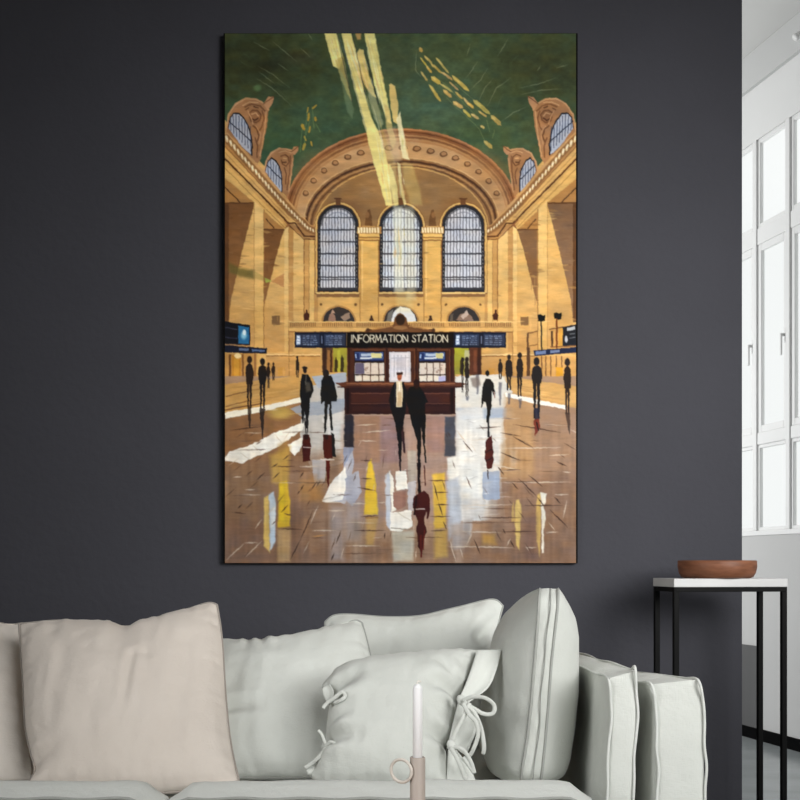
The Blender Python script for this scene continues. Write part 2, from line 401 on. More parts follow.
# ---- side lunettes with sculpted surrounds
def lunette(pts_body, cyl, ear, glass, mirror=False):
    f_ = mir if mirror else (lambda p: p)
    poly(f_(pts_body), (176,124,80), rough=0.3)
    for k_, c in ((0.5, (214,160,110)), ):
        line(f_(pts_body[:len(pts_body)//2+1]), 1.6, c, 0.9)
    poly(f_(ear), (196,142,96)); line(f_([ear[0], ear[2]]), 0.8, (110,68,42))
    poly(f_(glass), (40,36,36)); 
    gx = [g[0] for g in glass]; gy = [g[1] for g in glass]
    cxg = sum(gx)/len(gx); cyg = sum(gy)/len(gy)
    inner = [(cxg+(x-cxg)*0.92-0.5, cyg+(y-cyg)*0.93+0.5) for x, y in glass]
    poly(f_(inner), (186,190,202))
lunL = [(226,131),(229,114),(236,104),(246,98.5),(256,99),(264,103.5),(268.5,110),(267,126),(264,140),(261,158),(257,165),(243,150)]
lunette(lunL, None, [(263.5,104),(268,97),(274,96.5),(273,103),(268,110)], [(228,128),(230,117),(234,112.5),(240,113),(246,120),(250.5,130),(253,144),(252.6,156),(243,148)])
lunette(lunL, None, [(263.5,104),(268,97),(274,96.5),(273,103),(268,110)], [(228,128),(230,117),(234,112.5),(240,113),(246,120),(250.5,130),(253,144),(252.6,156),(243,148)], True)
lunS = [(264,172),(266,162),(271,153),(279,148.5),(287,149),(292.5,150.5),(294,158),(292,174),(289.5,188),(287.5,197),(276,186)]
earS = [(290.5,152),(293.5,147),(298.5,146.5),(298,151),(294.5,155)]; gS = [(265.5,171),(267.5,162),(271.5,157),(276,160),(280.5,168),(282.5,180),(282.5,193),(274,183)]
lunette(lunS, None, earS, gS); lunette(lunS, None, earS, gS, True)
for f_ in (lambda p: p, mir):
    for t in np.linspace(230.5, 250.5, 8): line(f_([(t, 113.5+abs(t-236)*0.9), (t+0.4, 129+(t-229)*1.02)]), 0.8, (62,70,92), 0.9)
    line(f_([(229,121),(251,141)]), 0.9, (40,44,56))
    for t in np.linspace(268, 281.5, 6): line(f_([(t, 160+max(0,(t-272))*1.2), (t+0.3, 174+(t-266)*1.05)]), 0.7, (62,70,92), 0.9)
    line(f_([(267,165),(282,180)]), 0.9, (40,44,56))
    def cur(pts, w_, c, al=0.9): line(f_(pts), w_, c, al)
    ell(*f_([(255,117)])[0], 8, 10, (150,100,62), 0.8, soft=0.5)
    cur([(245,107),(252,104),(260,106),(265,111)], 1.5, (122,78,46)); cur([(243,105.5),(250,102),(258,102.5)], 1.0, (222,172,122))
    cur([(249,113),(253,110),(258,111),(261,115),(260,120),(256,123),(251,121),(250,117)], 1.2, (112,70,42)); cur([(252,114),(256,113),(258.5,116)], 1.3, (218,166,116)); cur([(252,119),(255,120.5),(258,118.5)], 1.5, (84,50,30))
    cur([(262,111),(264,118),(262,127),(258,132)], 1.3, (126,80,48)); cur([(266,112),(265,128),(262,146),(260,156)], 1.1, (218,164,112)); cur([(253,126),(257,129),(259,136),(257,142)], 1.5, (110,68,40)); cur([(256,126),(260.5,133),(259,144)], 0.9, (206,152,104)); cur([(255,138),(257.5,146),(257,157)], 1.4, (120,76,46)); cur([(248,111),(251,117),(253,124)], 1.0, (210,158,108)); cur([(254,106.5),(258,108)], 1.2, (92,56,34)); cur([(246,110),(249,108)], 1.0, (100,62,38))
    cur([(279,152.5),(285,151),(291,153)], 0.9, (224,174,122)); cur([(281,156),(285,154.5),(288.5,157),(289,162),(286,166),(282.5,164),(281.5,160)], 1.1, (108,66,38)); cur([(283.5,158),(286.5,158.5)], 1.2, (224,172,112)); cur([(283,162.5),(286,162)], 1.3, (84,50,30)); cur([(290.5,156),(289.5,172),(287,190)], 1.2, (126,80,48)); cur([(293,158),(291,176),(288.5,192)], 0.8, (220,166,112)); cur([(284.5,168),(286.5,174),(285.5,184)], 1.2, (114,70,42))
# ---- side walls, drawn left and mirrored right
for s, f_ in ((0, lambda p: p), (1, mir)):
    # cornice
    poly(f_([(225,130),(242,147),(257,163),(284,195),(297,209),(310,224),(318,228),(318,238),(304,238),(290,225),(225,160)]), (184,132,76))
    line(f_([(225,132),(242,149),(257,165),(284,197),(297,211),(310,226),(317,229)]), 2.4, (206,156,98)); line(f_([(225,136),(257,169),(284,201),(297,214),(310,229)]), 1.0, (134,86,46))
    dz = [(226,138),(240,153.5),(255,171),(268,186),(285,205),(296,216.5),(308,228),(315,231.5)]
    line(f_(dz), 7.0, (146,100,58))
    pts = [np.array(p) for p in dz]; cum = [0]
    for a_, b_ in zip(pts, pts[1:]): cum.append(cum[-1]+np.hypot(*(b_-a_)))
    q_ = 1.0
    while q_ < cum[-1]-2:
        i = max(j for j in range(len(cum)) if cum[j] <= q_); i = min(i, len(pts)-2); fr = q_/cum[-1]
        p_ = pts[i]+(pts[i+1]-pts[i])*(q_-cum[i])/(cum[i+1]-cum[i]); L = 3.6-1.9*fr
        line(f_([(p_[0]-0.2*L, p_[1]-L), (p_[0]+0.3*L, p_[1]+L)]), 2.5-0.9*fr, (238,208,150), 0.9, 2); line(f_([(p_[0]-0.2*L, p_[1]-L*0.7), (p_[0]+0.2*L, p_[1]+L*0.4)]), 1.5-0.5*fr, (255,240,204), 0.95, 2)
        q_ += 6.0-2.8*fr
    poly(f_([(225,146),(288,214),(296,220),(296,226),(288,221),(225,157)]), (224,174,100))
    line(f_([(225,146),(288,214),(303,228),(316,234)]), 1.0, (150,100,54)); line(f_([(225,152.5),(289,219)]), 0.8, (190,140,78))
    line(f_([(225,158.5),(288.5,223),(295,223),(304,236),(317,236.5)]), 1.6, (92,54,28)); line(f_([(225,163),(286,224.5)]), 1.8, (212,160,88)); line(f_([(290,226),(303,239),(317,239)]), 1.2, (118,74,38))
    poly(f_([(225,162),(286,226),(284.5,229),(225,176)]), (228,180,102)); line(f_([(225,168),(284,227)]), 0.7, (176,124,66))
    # wall face
    poly(f_([(225,176),(284.5,229),(289,226),(289,380),(225,380)]), (222,172,98))
    # soffits and recesses
    poly(f_([(225,178),(255,203),(225,203)]), (184,130,70)); line(f_([(225,187),(240,202)]), 1.2, (90,56,30)); line(f_([(225,203),(254,203)]), 1.6, (96,60,32))
    poly(f_([(225,204),(254.5,204),(242.5,250),(231,300),(229,320),(225,322)]), (122,80,44) if not s else (126,92,64), col2=(150,104,60) if not s else (150,112,78))
    poly(f_([(254.5,204),(254.5,352),(229,352),(229,320),(231,300),(242.5,250)]), (232,184,106), col2=(208,156,88))
    rect(*(( 225,204,229,322) if not s else (572,204,576.5,322)), (92,58,32), 0.8)
    poly(f_([(254.3,200.5),(264,209.5),(264,380),(254.3,380)]), (242,198,122), col2=(216,164,88))
    line(f_([(264,209),(264,352)]), 0.8, (150,100,52)); line(f_([(254.3,202),(254.3,352)]), 0.6, (180,128,70))
    poly(f_([(264,211),(284,229),(264,229)]), (184,130,70)); line(f_([(266,219),(274,228)]), 1.2, (90,56,30)); line(f_([(264,229.5),(284,229.5)]), 1.6, (96,60,32))
    poly(f_([(264.5,230),(284,230),(278,250),(264.5,304)]), (122,80,44) if not s else (128,92,60), col2=(146,98,54))
    poly(f_([(284,230),(285,352),(264.5,352),(264.5,304),(278,250)]), (236,190,112), col2=(206,152,84))
    poly(f_([(284.5,229),(289,226),(289,352),(284.5,352)]), (246,206,132), col2=(224,174,100))
    poly(f_([(288.5,226),(293.5,230),(293.5,352),(288.5,352)]), (196,144,80))
    poly(f_([(293.5,230),(304,240),(304,325),(293.5,325)]), (238,194,120), col2=(222,172,98))
    poly(f_([(304,240),(309,240),(309,325),(304,325)]), (206,154,86)); poly(f_([(309,240),(314,240),(314,325),(309,325)]), (230,184,108)); poly(f_([(314,240),(318,240),(318,325),(314,325)]), (196,144,80))
    line(f_([(304,240),(304,322)]), 0.8, (140,92,48)); line(f_([(309,241),(309,322)]), 0.5, (150,102,56))
    for i in range(34):
        x = rng.uniform(228, 300); y = rng.uniform(215, 340); L = rng.uniform(3, 14)
        line(f_([(x, y), (min(x+L, 303), y+rng.uniform(0, 1.5))]), 0.6, (168,116,60) if i % 3 else (250,214,150), rng.uniform(0.25, 0.6), True)
    rect(*((272,315.5,280,324.5) if not s else (520,316.5,528,325)), (128,92,54))
    # ledge, lower wall
    poly(f_([(266,353),(322,353),(322,380),(266,384)]), (206,154,86), col2=(196,140,74)); line(f_([(267,354),(320,354.5)]), 1.2, (236,196,130)); line(f_([(267,355.6),(320,356)]), 0.7, (128,82,42))
    line(f_([(289,330),(289,376)]), 0.7, (150,104,56)); rect(*((278,367,285,376) if not s else (488,368,494,376)), (206,146,62), 0.8)
def pick0(x, y): return IMG[int(np.clip((y-PY0)*SS, 0, PH-1)), int(np.clip((x-PX0)*SS, 0, PW-1))].copy()
for i in range(330):
    x = rng.uniform(227, 300) if i % 2 else rng.uniform(500, 574); y = rng.uniform(205, 378); L = rng.uniform(3, 13)
    c = pick0(x, y)+rng.uniform(-24, 18)*np.array([1, 1, 0.8]); vert = i % 5 == 0
    line([(x,y),(x+(0 if vert else L), y+(L if vert else rng.uniform(-0.8, 1.2)))], rng.uniform(0.8, 2.6), c, rng.uniform(0.3, 0.6), True)
# green flicker on the left wall
poly([(229,262),(241,268),(254,270),(254,279),(240,276),(229,272)], (96,90,44), 0.75, soft=1.5); poly([(264.5,277),(272,281),(266,282.5)], (160,170,70), 0.9); poly([(271,281),(284,273),(284,287)], (186,122,70), 0.7); poly([(254,271),(264,276),(264,280),(254,278)], (140,130,60), 0.3)
# ---- tall arched windows
for i, (x0, x1) in enumerate(((317.6, 358.0), (379.4, 422.0), (441.6, 483.8))):
    c = (x0+x1)/2; rx = (x1-x0)/2; yc = 204.5+rx*1.02
    arch(c, yc, rx+3.0, rx*1.02+3.0, (126,82,44), yb=294); arch(c, yc, rx+2.4, rx*1.02+2.4, (222,178,104), yb=293); arch(c, yc, rx+0.6, rx*1.02+0.6, (110,72,40), yb=292)
    arch(c, yc, rx, rx*1.02, (44,44,48), yb=291.5)
    arch(c, yc, rx-3.2, (rx-3.2)*1.02, (216,216,222) if i != 1 else (222,226,232), yb=288)
    ell(c-6, 230, 12, 20, (184,190,208), 0.5, soft=0.9); ell(c+6, 262, 12, 18, (226,226,232), 0.6, soft=0.9)
    nb = 11
    for j in range(nb):
        x = x0+3.6+(x1-x0-7.2)*(j+0.5)/nb
        yt_ = yc-1.02*math.sqrt(max(0, (rx-3.6)**2-(x-c)**2))
        line([(x, yt_), (x, 289)], 1.05, (98,98,106), 0.9)
    for y, wd in ((217.4,1.0),(229.6,1.5),(241.5,1.4),(253.5,1.6),(265.4,1.6),(277,1.3),(279.4,1.1),(288.5,2.6)):
        if y < yc: hx = math.sqrt(max(0, (rx-2)**2-((yc-y)/1.02)**2))
        else: hx = rx-2
        line([(c-hx, y), (c+hx, y)], wd, (56,56,62), 0.92)
    arcline(c, yc, rx-4, (rx-4)*1.02, 1.2, (60,60,68), 0.7); arcline(c, yc, rx-7.5, (rx-7.5)*1.02, 0.9, (120,122,134), 0.7)
    for y in np.arange(232, 290, 3.9):
        for x in (x0+1.6, x1-1.6): ell(x, y, 0.7, 0.9, (150,140,130), 0.7)
    rect(c-2.6, 198.5, c+2.6, 204.8, (112,72,42)); line([(c-3.4, 198.6), (c+3.4, 198.6)], 1.2, (92,56,32))
    rect(x0-1, 292, x1+1, 293.6, (238,196,120)); rect(x0-1, 293.6, x1+1, 297, (140,98,58))
# statuettes in the spandrels, pilasters and caps
for x in (368.5, 432):
    poly([(x-4,226),(x-3,218),(x-1,210),(x+1,209),(x+3,217),(x+4,226)], (112,74,40), 0.9); ell(x-1.4 if x < 400 else x+1, 215, 1.8, 3, (150,104,60))
    poly([(x-6.5,330),(x-6.5,226),(x+6.5,226),(x+6.5,330)], ST)
for x0, x1 in ((359.6, 378.4), (423.4, 441.0)):
    rect(x0, 234, x1, 322, (232,182,98), col2=(216,164,88)); line([(x0+0.3,240),(x0+0.3,322)], 0.8, (168,116,58)); line([(x1-0.3,240),(x1-0.3,322)], 0.8, (150,102,52)); line([(x0+2.6,241),(x0+2.6,300)], 0.7, (246,204,128))
    rect(x0-2.5, 226.5, x1+2.5, 233.5, (186,134,74))
    for x in np.arange(x0-1.2, x1+2, 2.75): line([(x,228.2),(x+0.2,232)], 1.9, (252,232,184))
    rect(x0-1, 234, x1+1, 236.6, (238,190,104)); line([(x0-1,237.3),(x1+1,237.3)], 1.0, (140,92,44)); rect(x0-0.5, 238, x1+0.5, 239.8, (222,172,92)); line([(x0-1,240.2),(x1+1,240.2)], 0.9, (120,78,38))
    for j in range(9):
        y = rng.uniform(246, 316); line([(x0+2, y), (x0+rng.uniform(8, 16), y+rng.uniform(-0.6, 0.8))], 0.6, (190,136,66), 0.6, True)
for i in range(150):
    x = rng.uniform(290, 508); y = rng.uniform(160, 200) if i % 3 == 0 else rng.uniform(236, 330); L = rng.uniform(3, 10)
    c0_ = pick0(x, y)
    if c0_[0]-c0_[2] > 50: line([(x,y),(x+L,y+rng.uniform(-0.6,0.6))], rng.uniform(0.7, 2.0), c0_+rng.uniform(-22, 18), 0.45, True)
# ---- frieze with lunettes
rect(318, 297, 359, 322, (218,168,94)); rect(379, 297, 423, 322, (218,168,94)); rect(442, 297, 484, 322, (218,168,94))
for c, r_ in ((338.6, 15.6), (400.3, 16.6), (463, 15.6)):
    arch(c, 321.5, r_+1.6, r_+0.6, (176,126,70)); arch(c, 321.5, r_, r_-1, (56,50,48))
    for x in (c-r_-2.0, c+r_+1.2): ell(x, 304.3, 1.3, 1.3, (110,74,40))
for pts, c in (([(328,321),(329,315),(332,312),(335,315),(336,321)], (150,112,92)), ([(340,317),(345,314),(349,312),(350,318),(344,321)], (150,124,104)), ([(331,313),(333,309),(335,313)], (176,140,118)),
               ([(455,320),(460,314),(466,312),(471,316),(473,321)], (140,110,92)), ([(460,316),(466,310),(468,314),(463,319)], (196,172,156)), ([(449,321),(450,314),(453,313),(452,321)], (96,84,72))): poly(pts, c, rough=0.4)
poly([(400,306),(409,308.5),(414,314),(416,321.5),(391,321.5),(393,312)], (222,222,220), rough=0.4); poly([(386,321),(388,313),(393,309),(391,321)], (112,108,102)); line([(400,306),(400,321)], 0.5, (180,180,180))
rect(289, 321.4, 512, 327.2, (206,156,88)); rect(289, 326.6, 512, 331.4, (222,172,98)); line([(289,321.6),(512,321.6)], 0.9, (240,198,124)); line([(289,331.6),(512,331.6)], 0.9, (126,82,42)); line([(289,327),(512,327)], 0.5, (160,112,60))
for a_, b_ in ((290.5,317),(323,353),(357,390),(409,445),(449,480),(485,511)):
    for x in np.arange(a_, b_, 1.9): line([(x,322.8),(x,325.9)], 0.85, (122,80,42), 0.9)
for x, y, k_ in ((306.5,319,1.0),(495,319,0.9)): poly([(x-2.6*k_,320),(x-3,314.5),(x-1,312.5),(x-0.8,309.5),(x+0.8,309.5),(x+1,312.5),(x+3,314.5),(x+2.4*k_,320)], (72,38,26))
for x in (371.3, 430): poly([(x-2.6,320.5),(x-1.4,317.6),(x+1.4,317.6),(x+2.6,320.5)], (72,46,30)); ell(x, 316.5, 1.2, 1.5, (64,40,26))
# ---- passages under the boards
for x0, x1 in ((322, 347.5), (452.5, 481)):
    rect(x0, 346, x1, 377, (92,60,36))
rect(333, 348, 347, 378, (168,160,50), col2=(146,128,46)); rect(327, 350, 333, 377, (150,100,50)); rect(323, 347, 326, 379, (64,38,24)); rect(330, 350, 332, 377, (72,44,26)); rect(337,350,340,372,(196,190,60),0.7)
rect(452.5, 348, 468, 376, (178,176,46), col2=(140,130,50)); rect(464, 350, 469, 375, (196,190,150), 0.8); rect(469, 347, 480, 374, (92,50,32)); rect(473,350,476,372,(120,66,42)); rect(477, 347, 480, 375, (60,32,22))
for x, y0, y1 in ((336,356,375),(342,354,376),(461,356,376),(466,357,378)): poly([(x-1.4,y1),(x-1.8,y0+5),(x-0.8,y0+3),(x,y0),(x+0.8,y0+3),(x+1.8,y0+5),(x+1.2,y1)], (50,40,22), 0.9)
# ---- boards
for x0, x1, sh in ((294.6, 346.5, 0), (453.5, 505.5, 1)):
    rect(x0, 331.8, x1, 347.4, (26,30,46)); rect(x0+1.6, 334, x1-1.6, 345.4, (46,54,76))
    cols = (x0+8, x0+15.5, x0+28, x0+33, x0+41) if not sh else (x0+7, x0+14, x0+22, x0+30, x0+40)
    rect(x0+1.8, 335, x0+5.6, 344.5, (150,170,200)); 
    for y in (336, 339, 342): rect(x0+2.4, y, x0+5, y+1.4, (226,232,240))
    for xa, xb in ((x0+8, x0+23), (x0+31, x0+48)):
        for y in np.arange(335.2, 345, 2.1):
            q_ = xa
            while q_ < xb-1:
                L = rng.uniform(2, 5); rect(q_, y, min(q_+L, xb), y+1.15, (126,140,168), rng.uniform(0.4, 0.85)); q_ += L+0.7
    rect(x0+25, 332.5, x0+29.5, 347, (28,30,44)); line([(x0+27.2,336),(x0+27.2,343)], 0.8, (130,140,170)); line([(x0+15,333),(x0+15,347)], 0.5, (24,30,50)); line([(x0+39,333),(x0+39,347)], 0.5, (24,30,50))
# left screens and shops
poly([(225,321),(250.5,325),(250.5,345.5),(225,344)], (20,22,30)); poly([(238.5,325.5),(249.3,327),(249.3,344),(238.5,343.5)], (38,104,150)); ell(244, 334.5, 4.2, 6.4, (140,200,224), 0.95, soft=0.7); ell(244.5,332,1.8,3,(226,242,246),0.9); line([(225,327),(237,329)], 0.7, (70,70,90)); line([(225,337),(237,338)], 0.6, (60,64,90))
poly([(225,344.6),(267,348),(267,353.6),(225,352)], (26,30,46)); poly([(239,347.4),(249,348.2),(249,350.6),(239,350)], (86,104,140)); poly([(252,348.6),(265,349.6),(265,351.6),(252,351)], (86,104,140)); line([(225,344),(250,345.4)], 1.0, (150,112,80))
rect(225, 353, 257, 386, (196,142,74)); rect(229, 354, 231.5, 383, (110,70,36)); rect(232, 355, 241, 380, (190,126,40)); rect(234, 358, 239, 378, (206,146,50)); rect(242, 354, 244, 383, (130,84,42)); ell(238, 355.5, 3.5, 2.5, (244,214,150)); rect(254, 353, 256, 384, (150,100,54)); line([(225,384.5),(262,380)], 2.6, (104,84,76))
# right kiosk
poly([(549,328),(576,324),(576,354),(549,351)], (206,152,82)); rect(558, 328, 562, 346, (208,150,60)); rect(550.5, 331, 552.5, 347, (80,54,34)); line([(549,329),(576,325)], 1.0, (90,60,36)); poly([(562,326.5),(576,324),(576,345),(562,345.5)], (32,34,40)); ell(565.5, 339, 1.3, 3.4, (190,190,196)); poly([(566,327.5),(574,326),(574,329.5),(566,330.5)], (176,180,184)); line([(569,334),(574,333)], 0.8, (120,124,130)); line([(569,338),(574,337)], 0.8, (120,124,130)); line([(550,346.6),(576,345.6)], 1.2, (128,84,46))
poly([(533,350),(576,346.8),(576,352),(534,355.6)], (32,40,66)); poly([(535,351),(545,350.2),(545,353.4),(535,354.4)], (112,126,160)); poly([(549.5,350),(559,349.2),(559,351.8),(549.5,352.8)], (112,126,160))
rect(534, 356, 576, 384, (210,156,86)); 
for x in (541, 545, 550, 555.5, 561): line([(x,356),(x,382)], 1.0, (112,74,42)); 
rect(555, 367, 562, 381, (214,150,40)); line([(540,382),(576,386)], 1.6, (90,60,40)); line([(527,333),(537,331)], 1.2, (120,78,42)); rect(526, 333, 528, 380, (104,70,42)); line([(528,346),(537,344)], 0.9, (130,88,48)); rect(526.5,347,529.5,380,(86,58,38))
for x, y in ((541, 317.5), (557, 315.5)): poly([(x-4,y-2.6),(x-1,y-3.4),(x+1.2,y-2.4),(x+4,y-3),(x+3.6,y+3),(x+1,y+3.6),(x-3.4,y+3)], (18,20,16), rough=0.5)
line([(540.5,321),(541,350)], 1.3, (42,38,28)); line([(556,319),(556,347)], 1.8, (112,58,24))
# ---- floor
rect(225, 376, 577, 564, (166,132,104))
poly([(225,384),(322,372),(345,372),(345,402),(225,412)], (204,154,84)); poly([(576,386),(505,376),(455,374),(455,400),(505,392),(576,408)], (206,158,92))
for i in range(16):
    y = rng.uniform(382, 404); x = rng.uniform(226, 290); line([(x,y+4),(x+rng.uniform(12,40),y)], 1.1, (160,112,60) if i % 2 else (232,186,110), 0.55, True)
poly([(225,412),(320,398),(320,470),(225,480)], (150,108,72), col2=(132,94,66)); poly([(225,419),(300,405),(300,420),(225,452)], (140,98,62)); ell(280, 412, 18, 10, (196,164,82), 0.85, soft=0.7)
poly([(225,412),(262,406),(302,396.5),(304,401),(258,412),(225,418.5)], (244,236,214), rough=0.5)
line([(225,409.5),(262,403)], 1.2, (110,72,44)); line([(226,396),(252,390)], 0.9, (120,80,48)); line([(226,406),(250,400)], 1.0, (140,92,50))
poly([(310,386),(345,374),(345,462),(312,470),(300,440),(302,402)], (192,186,178), rough=0.8); poly([(290,408),(306,402),(345,398),(345,412),(300,416)], (152,160,172), 0.85, rough=0.6); poly([(312,376),(346,372),(346,382),(318,388)], (170,176,186)); poly([(322,418),(345,410),(345,450),(330,460)], (214,210,204), 0.9, rough=0.6)
# right bright floor
poly([(455,376),(500,374),(512,392),(502,410),(506,450),(500,470),(505,520),(455,520)], (214,208,198), rough=0.8); poly([(455,408),(520,407),(520,416),(455,420)], (158,170,188), 0.9, soft=1.2); poly([(456,378),(505,376),(506,404),(456,406)], (222,216,204), 0.7, soft=1)
poly([(512,394),(576,410),(576,564),(512,564)], (158,120,90), 0.9, soft=3); poly([(505,394),(534,398),(534,480),(500,480)], (182,142,98), 0.85, soft=3); poly([(534,400),(576,412),(576,480),(534,480)], (160,128,104), 0.7, soft=3)
poly([(505,392),(536,399),(566,405.5),(566,409),(532,403),(505,396)], (244,236,222), rough=0.4)
for i in range(12):
    x = rng.uniform(505, 550); y = rng.uniform(382, 392)+(x-505)*0.16; line([(x,y),(x+rng.uniform(10,26),y+3)], 1.0, (232,190,124) if i % 2 else (170,120,66), 0.55, True)
# lower floor tones
poly([(225,460),(345,450),(345,564),(225,564)], (140,106,80), 0.75, soft=6); poly([(225,505),(300,500),(300,564),(225,564)], (122,90,72), 0.75, soft=8); poly([(225,470),(262,462),(262,520),(225,520)], (132,102,76), 0.7, soft=5)
poly([(500,480),(576,470),(576,564),(470,564)], (142,108,84), 0.85, soft=6); poly([(345,410),(455,410),(455,520),(345,520)], (164,134,118), 0.9, soft=4); poly([(225,540),(576,540),(576,564),(225,564)], (132,100,78), 0.75, soft=8)
def pick(x, y):
    return IMG[int(np.clip((y-PY0)*SS, 0, PH-1)), int(np.clip((x-PX0)*SS, 0, PW-1))].copy()
for i in range(150):
    x = rng.uniform(227, 574); y = rng.uniform(416, 548); w_ = rng.uniform(2.5, 9); h_ = rng.uniform(8, 40)
    c = pick(x+rng.uniform(-10, 10), y+rng.uniform(-6, 6))+rng.uniform(-20, 16); poly([(x,y),(x+w_,y),(x+w_,y+h_),(x,y+h_)], c, rng.uniform(0.2, 0.5), soft=1.6, rough=1.2)
for i in range(110):
    x = rng.uniform(227, 560); y = rng.uniform(400, 558); L = rng.uniform(6, 24)
    c = pick(x, y)+rng.uniform(-26, 26); line([(x,y),(x+L,y+rng.uniform(-1.2,1.2))], rng.uniform(0.6, 1.8), c, rng.uniform(0.3, 0.6), True)
# ---- booth reflection
rect(344, 414, 354, 447, (44,40,48), soft=0.8, rough=0.6); rect(444, 416, 455, 456, (72,72,80), soft=0.8, rough=0.6); poly([(354,415),(380,415),(380,462),(354,462)], (154,116,92), 0.9, soft=1.5); poly([(380,415),(400,415),(400,462),(380,462)], (140,110,112), 0.7, soft=2); poly([(426,416),(444,416),(444,452),(426,452)], (160,122,108), 0.9, soft=1)
poly([(343,447),(353,447),(352,470),(344,470)], (140,146,166), rough=0.5)
# white palette-knife strokes
WH = (240,234,220)
poly([(224.5,457),(230,450.5),(247,446),(260,440),(272,433),(288,428),(304,421.5),(303,428),(288,440),(277,447),(268,452),(255,456.5),(243,462.5),(226,460.5)], WH, rough=0.9); poly([(288,444.5),(300,437.5),(304,438),(300,451),(295,455),(290,450)], WH, rough=0.7)
for a_, b_ in (((252,444),(260,452)),((275,434),(282,443)),((240,452),(250,459)),((290,430),(284,440))): line([a_, b_], 0.8, (206,190,164), 0.8, True)
poly([(340,474),(352,450),(354,462),(350,486),(346,501),(344,503),(328,500),(334,492)], (178,176,184), rough=0.6); poly([(322,501),(330,484),(345,466),(348,483),(342,500),(330,502)], (236,230,218), rough=0.8); line([(322,499),(345,494)], 0.9, (190,182,172))
poly([(345,478),(358,470),(361,492),(352,506),(346,500)], (166,166,176), rough=0.8); poly([(312,460),(326,458),(325,482),(314,486)], (176,170,168), 0.9, rough=0.6)
for x0, y0, x1, y1, c in ((330,505,344,560,(164,154,152)),(345,500,360,540,(158,150,148)),(352,520,362,562,(150,128,110)),(300,480,322,500,(176,128,72)),(310,475,316,500,(170,120,70))): rect(x0, y0, x1, y1, c, 0.65, soft=3)
# yellow and blue reflections at lower left
poly([(278,444),(288,440),(288,560),(278,560)], (186,142,70), 0.5, soft=2); poly([(270,455),(290,446),(288,485),(272,482)], (190,150,70), 0.85, soft=2.5)
poly([(279,482),(287,480),(290,500),(290,526),(278,527)], (214,174,44), soft=0.8, rough=0.6); poly([(280,486),(284,484),(284,520),(280,522)], (232,196,40), 0.8, soft=1); poly([(278,529),(291,528),(290,561),(278,561)], (184,150,104), 0.85, soft=1.5)
poly([(264,498),(269,494),(270,552),(264,545)], (214,178,96), soft=0.8, rough=0.6); poly([(269,494),(274,491),(276,505),(275,530),(276,540),(272,548),(270,550)], (188,200,208), soft=0.8, rough=0.7); poly([(270,510),(275,506),(275,524),(271,528)], (226,228,222), 0.8, soft=0.8)
# centre column reflections
poly([(367.5,463),(371,458),(375,480),(378,514),(364,514),(365,490)], (226,186,54), soft=0.8, rough=0.5); poly([(366,516),(378,516),(373,545),(366,545)], (186,148,84), 0.85, soft=1.5); rect(365, 516, 378, 518, (150,104,54), 0.7)
poly([(385,475),(390,470),(391,530),(386,524)], (196,200,208), soft=0.8, rough=0.7); poly([(389,470),(393,478),(396,510),(391,512)], (242,236,220), rough=0.6); poly([(395,471),(406,469),(407,488),(396,490)], (244,238,224), rough=0.6); poly([(390,512),(411,509),(412,526),(400,531),(390,530)], (244,238,224), rough=0.7); poly([(391,531),(414,530),(413,560),(393,561)], (186,180,160), 0.9, soft=1.5, rough=0.5)
poly([(393,492),(406,490),(406,505),(398,509),(393,506)], (150,108,92), rough=0.5); poly([(407,450),(416,450),(416,480),(408,482)], (176,162,144), 0.9, rough=0.5); poly([(407,482),(416,480),(414,510),(408,510)], (192,188,190), 0.9, rough=0.5); line([(397,512),(410,520)], 0.8, (206,196,174)); line([(391,527.5),(410,529)], 0.9, (140,130,112))
poly([(432,474),(444,472),(446,500),(445,527),(434,528)], (222,178,62), 0.95, soft=1.2, rough=0.5); poly([(434,530),(446,529),(447,556),(434,558)], (198,160,78), 0.8, soft=2)
# right column
poly([(446,458),(476,450),(482,470),(482,510),(470,520),(450,515)], (228,224,214), soft=1, rough=0.9); poly([(446,480),(458,476),(462,520),(448,540)], (176,180,188), 0.8, soft=1.5, rough=0.8); poly([(462,500),(486,496),(483,515),(472,520),(470,535),(462,530)], (206,202,196), 0.9, rough=0.8, soft=1); poly([(450,525),(472,518),(468,545),(452,550)], (160,148,140), 0.8, soft=2)
poly([(482,472),(499,470),(499,499),(482,499)], (158,168,186), 0.95, rough=0.6); poly([(455,410),(482,406),(486,450),(478,466),(456,470)], (226,222,214), 0.75, soft=1.5, rough=0.8)
for i in range(24):
    x = rng.uniform(457, 492); y = rng.uniform(410, 500); L = rng.uniform(4, 12); line([(x,y),(x+L,y-rng.uniform(-2,4))], 0.7, (250,248,242) if i % 2 else (176,170,164), 0.7, True)
# lower right candle-like reflections
poly([(515,500),(518,499),(521,505),(520,520),(519,550),(516,545),(514,520)], (216,182,104), soft=0.7, rough=0.5); poly([(537,494),(541,492),(540,530),(539,556),(536,540),(535,512)], (210,172,96), soft=0.7, rough=0.5); poly([(540,492),(546,493),(545,502),(543,505),(545,516),(543,530),(543,552),(541,553),(541,520)], (238,230,210), soft=0.5, rough=0.5); poly([(511,507),(513,500),(514,520),(511,522)], (200,164,94), 0.8)
poly([(524,520),(536,512),(536,560),(524,560)], (122,90,78), 0.6, soft=3); poly([(482,534),(494,534),(496,544),(482,544)], (190,144,66), 0.75, soft=2.5)
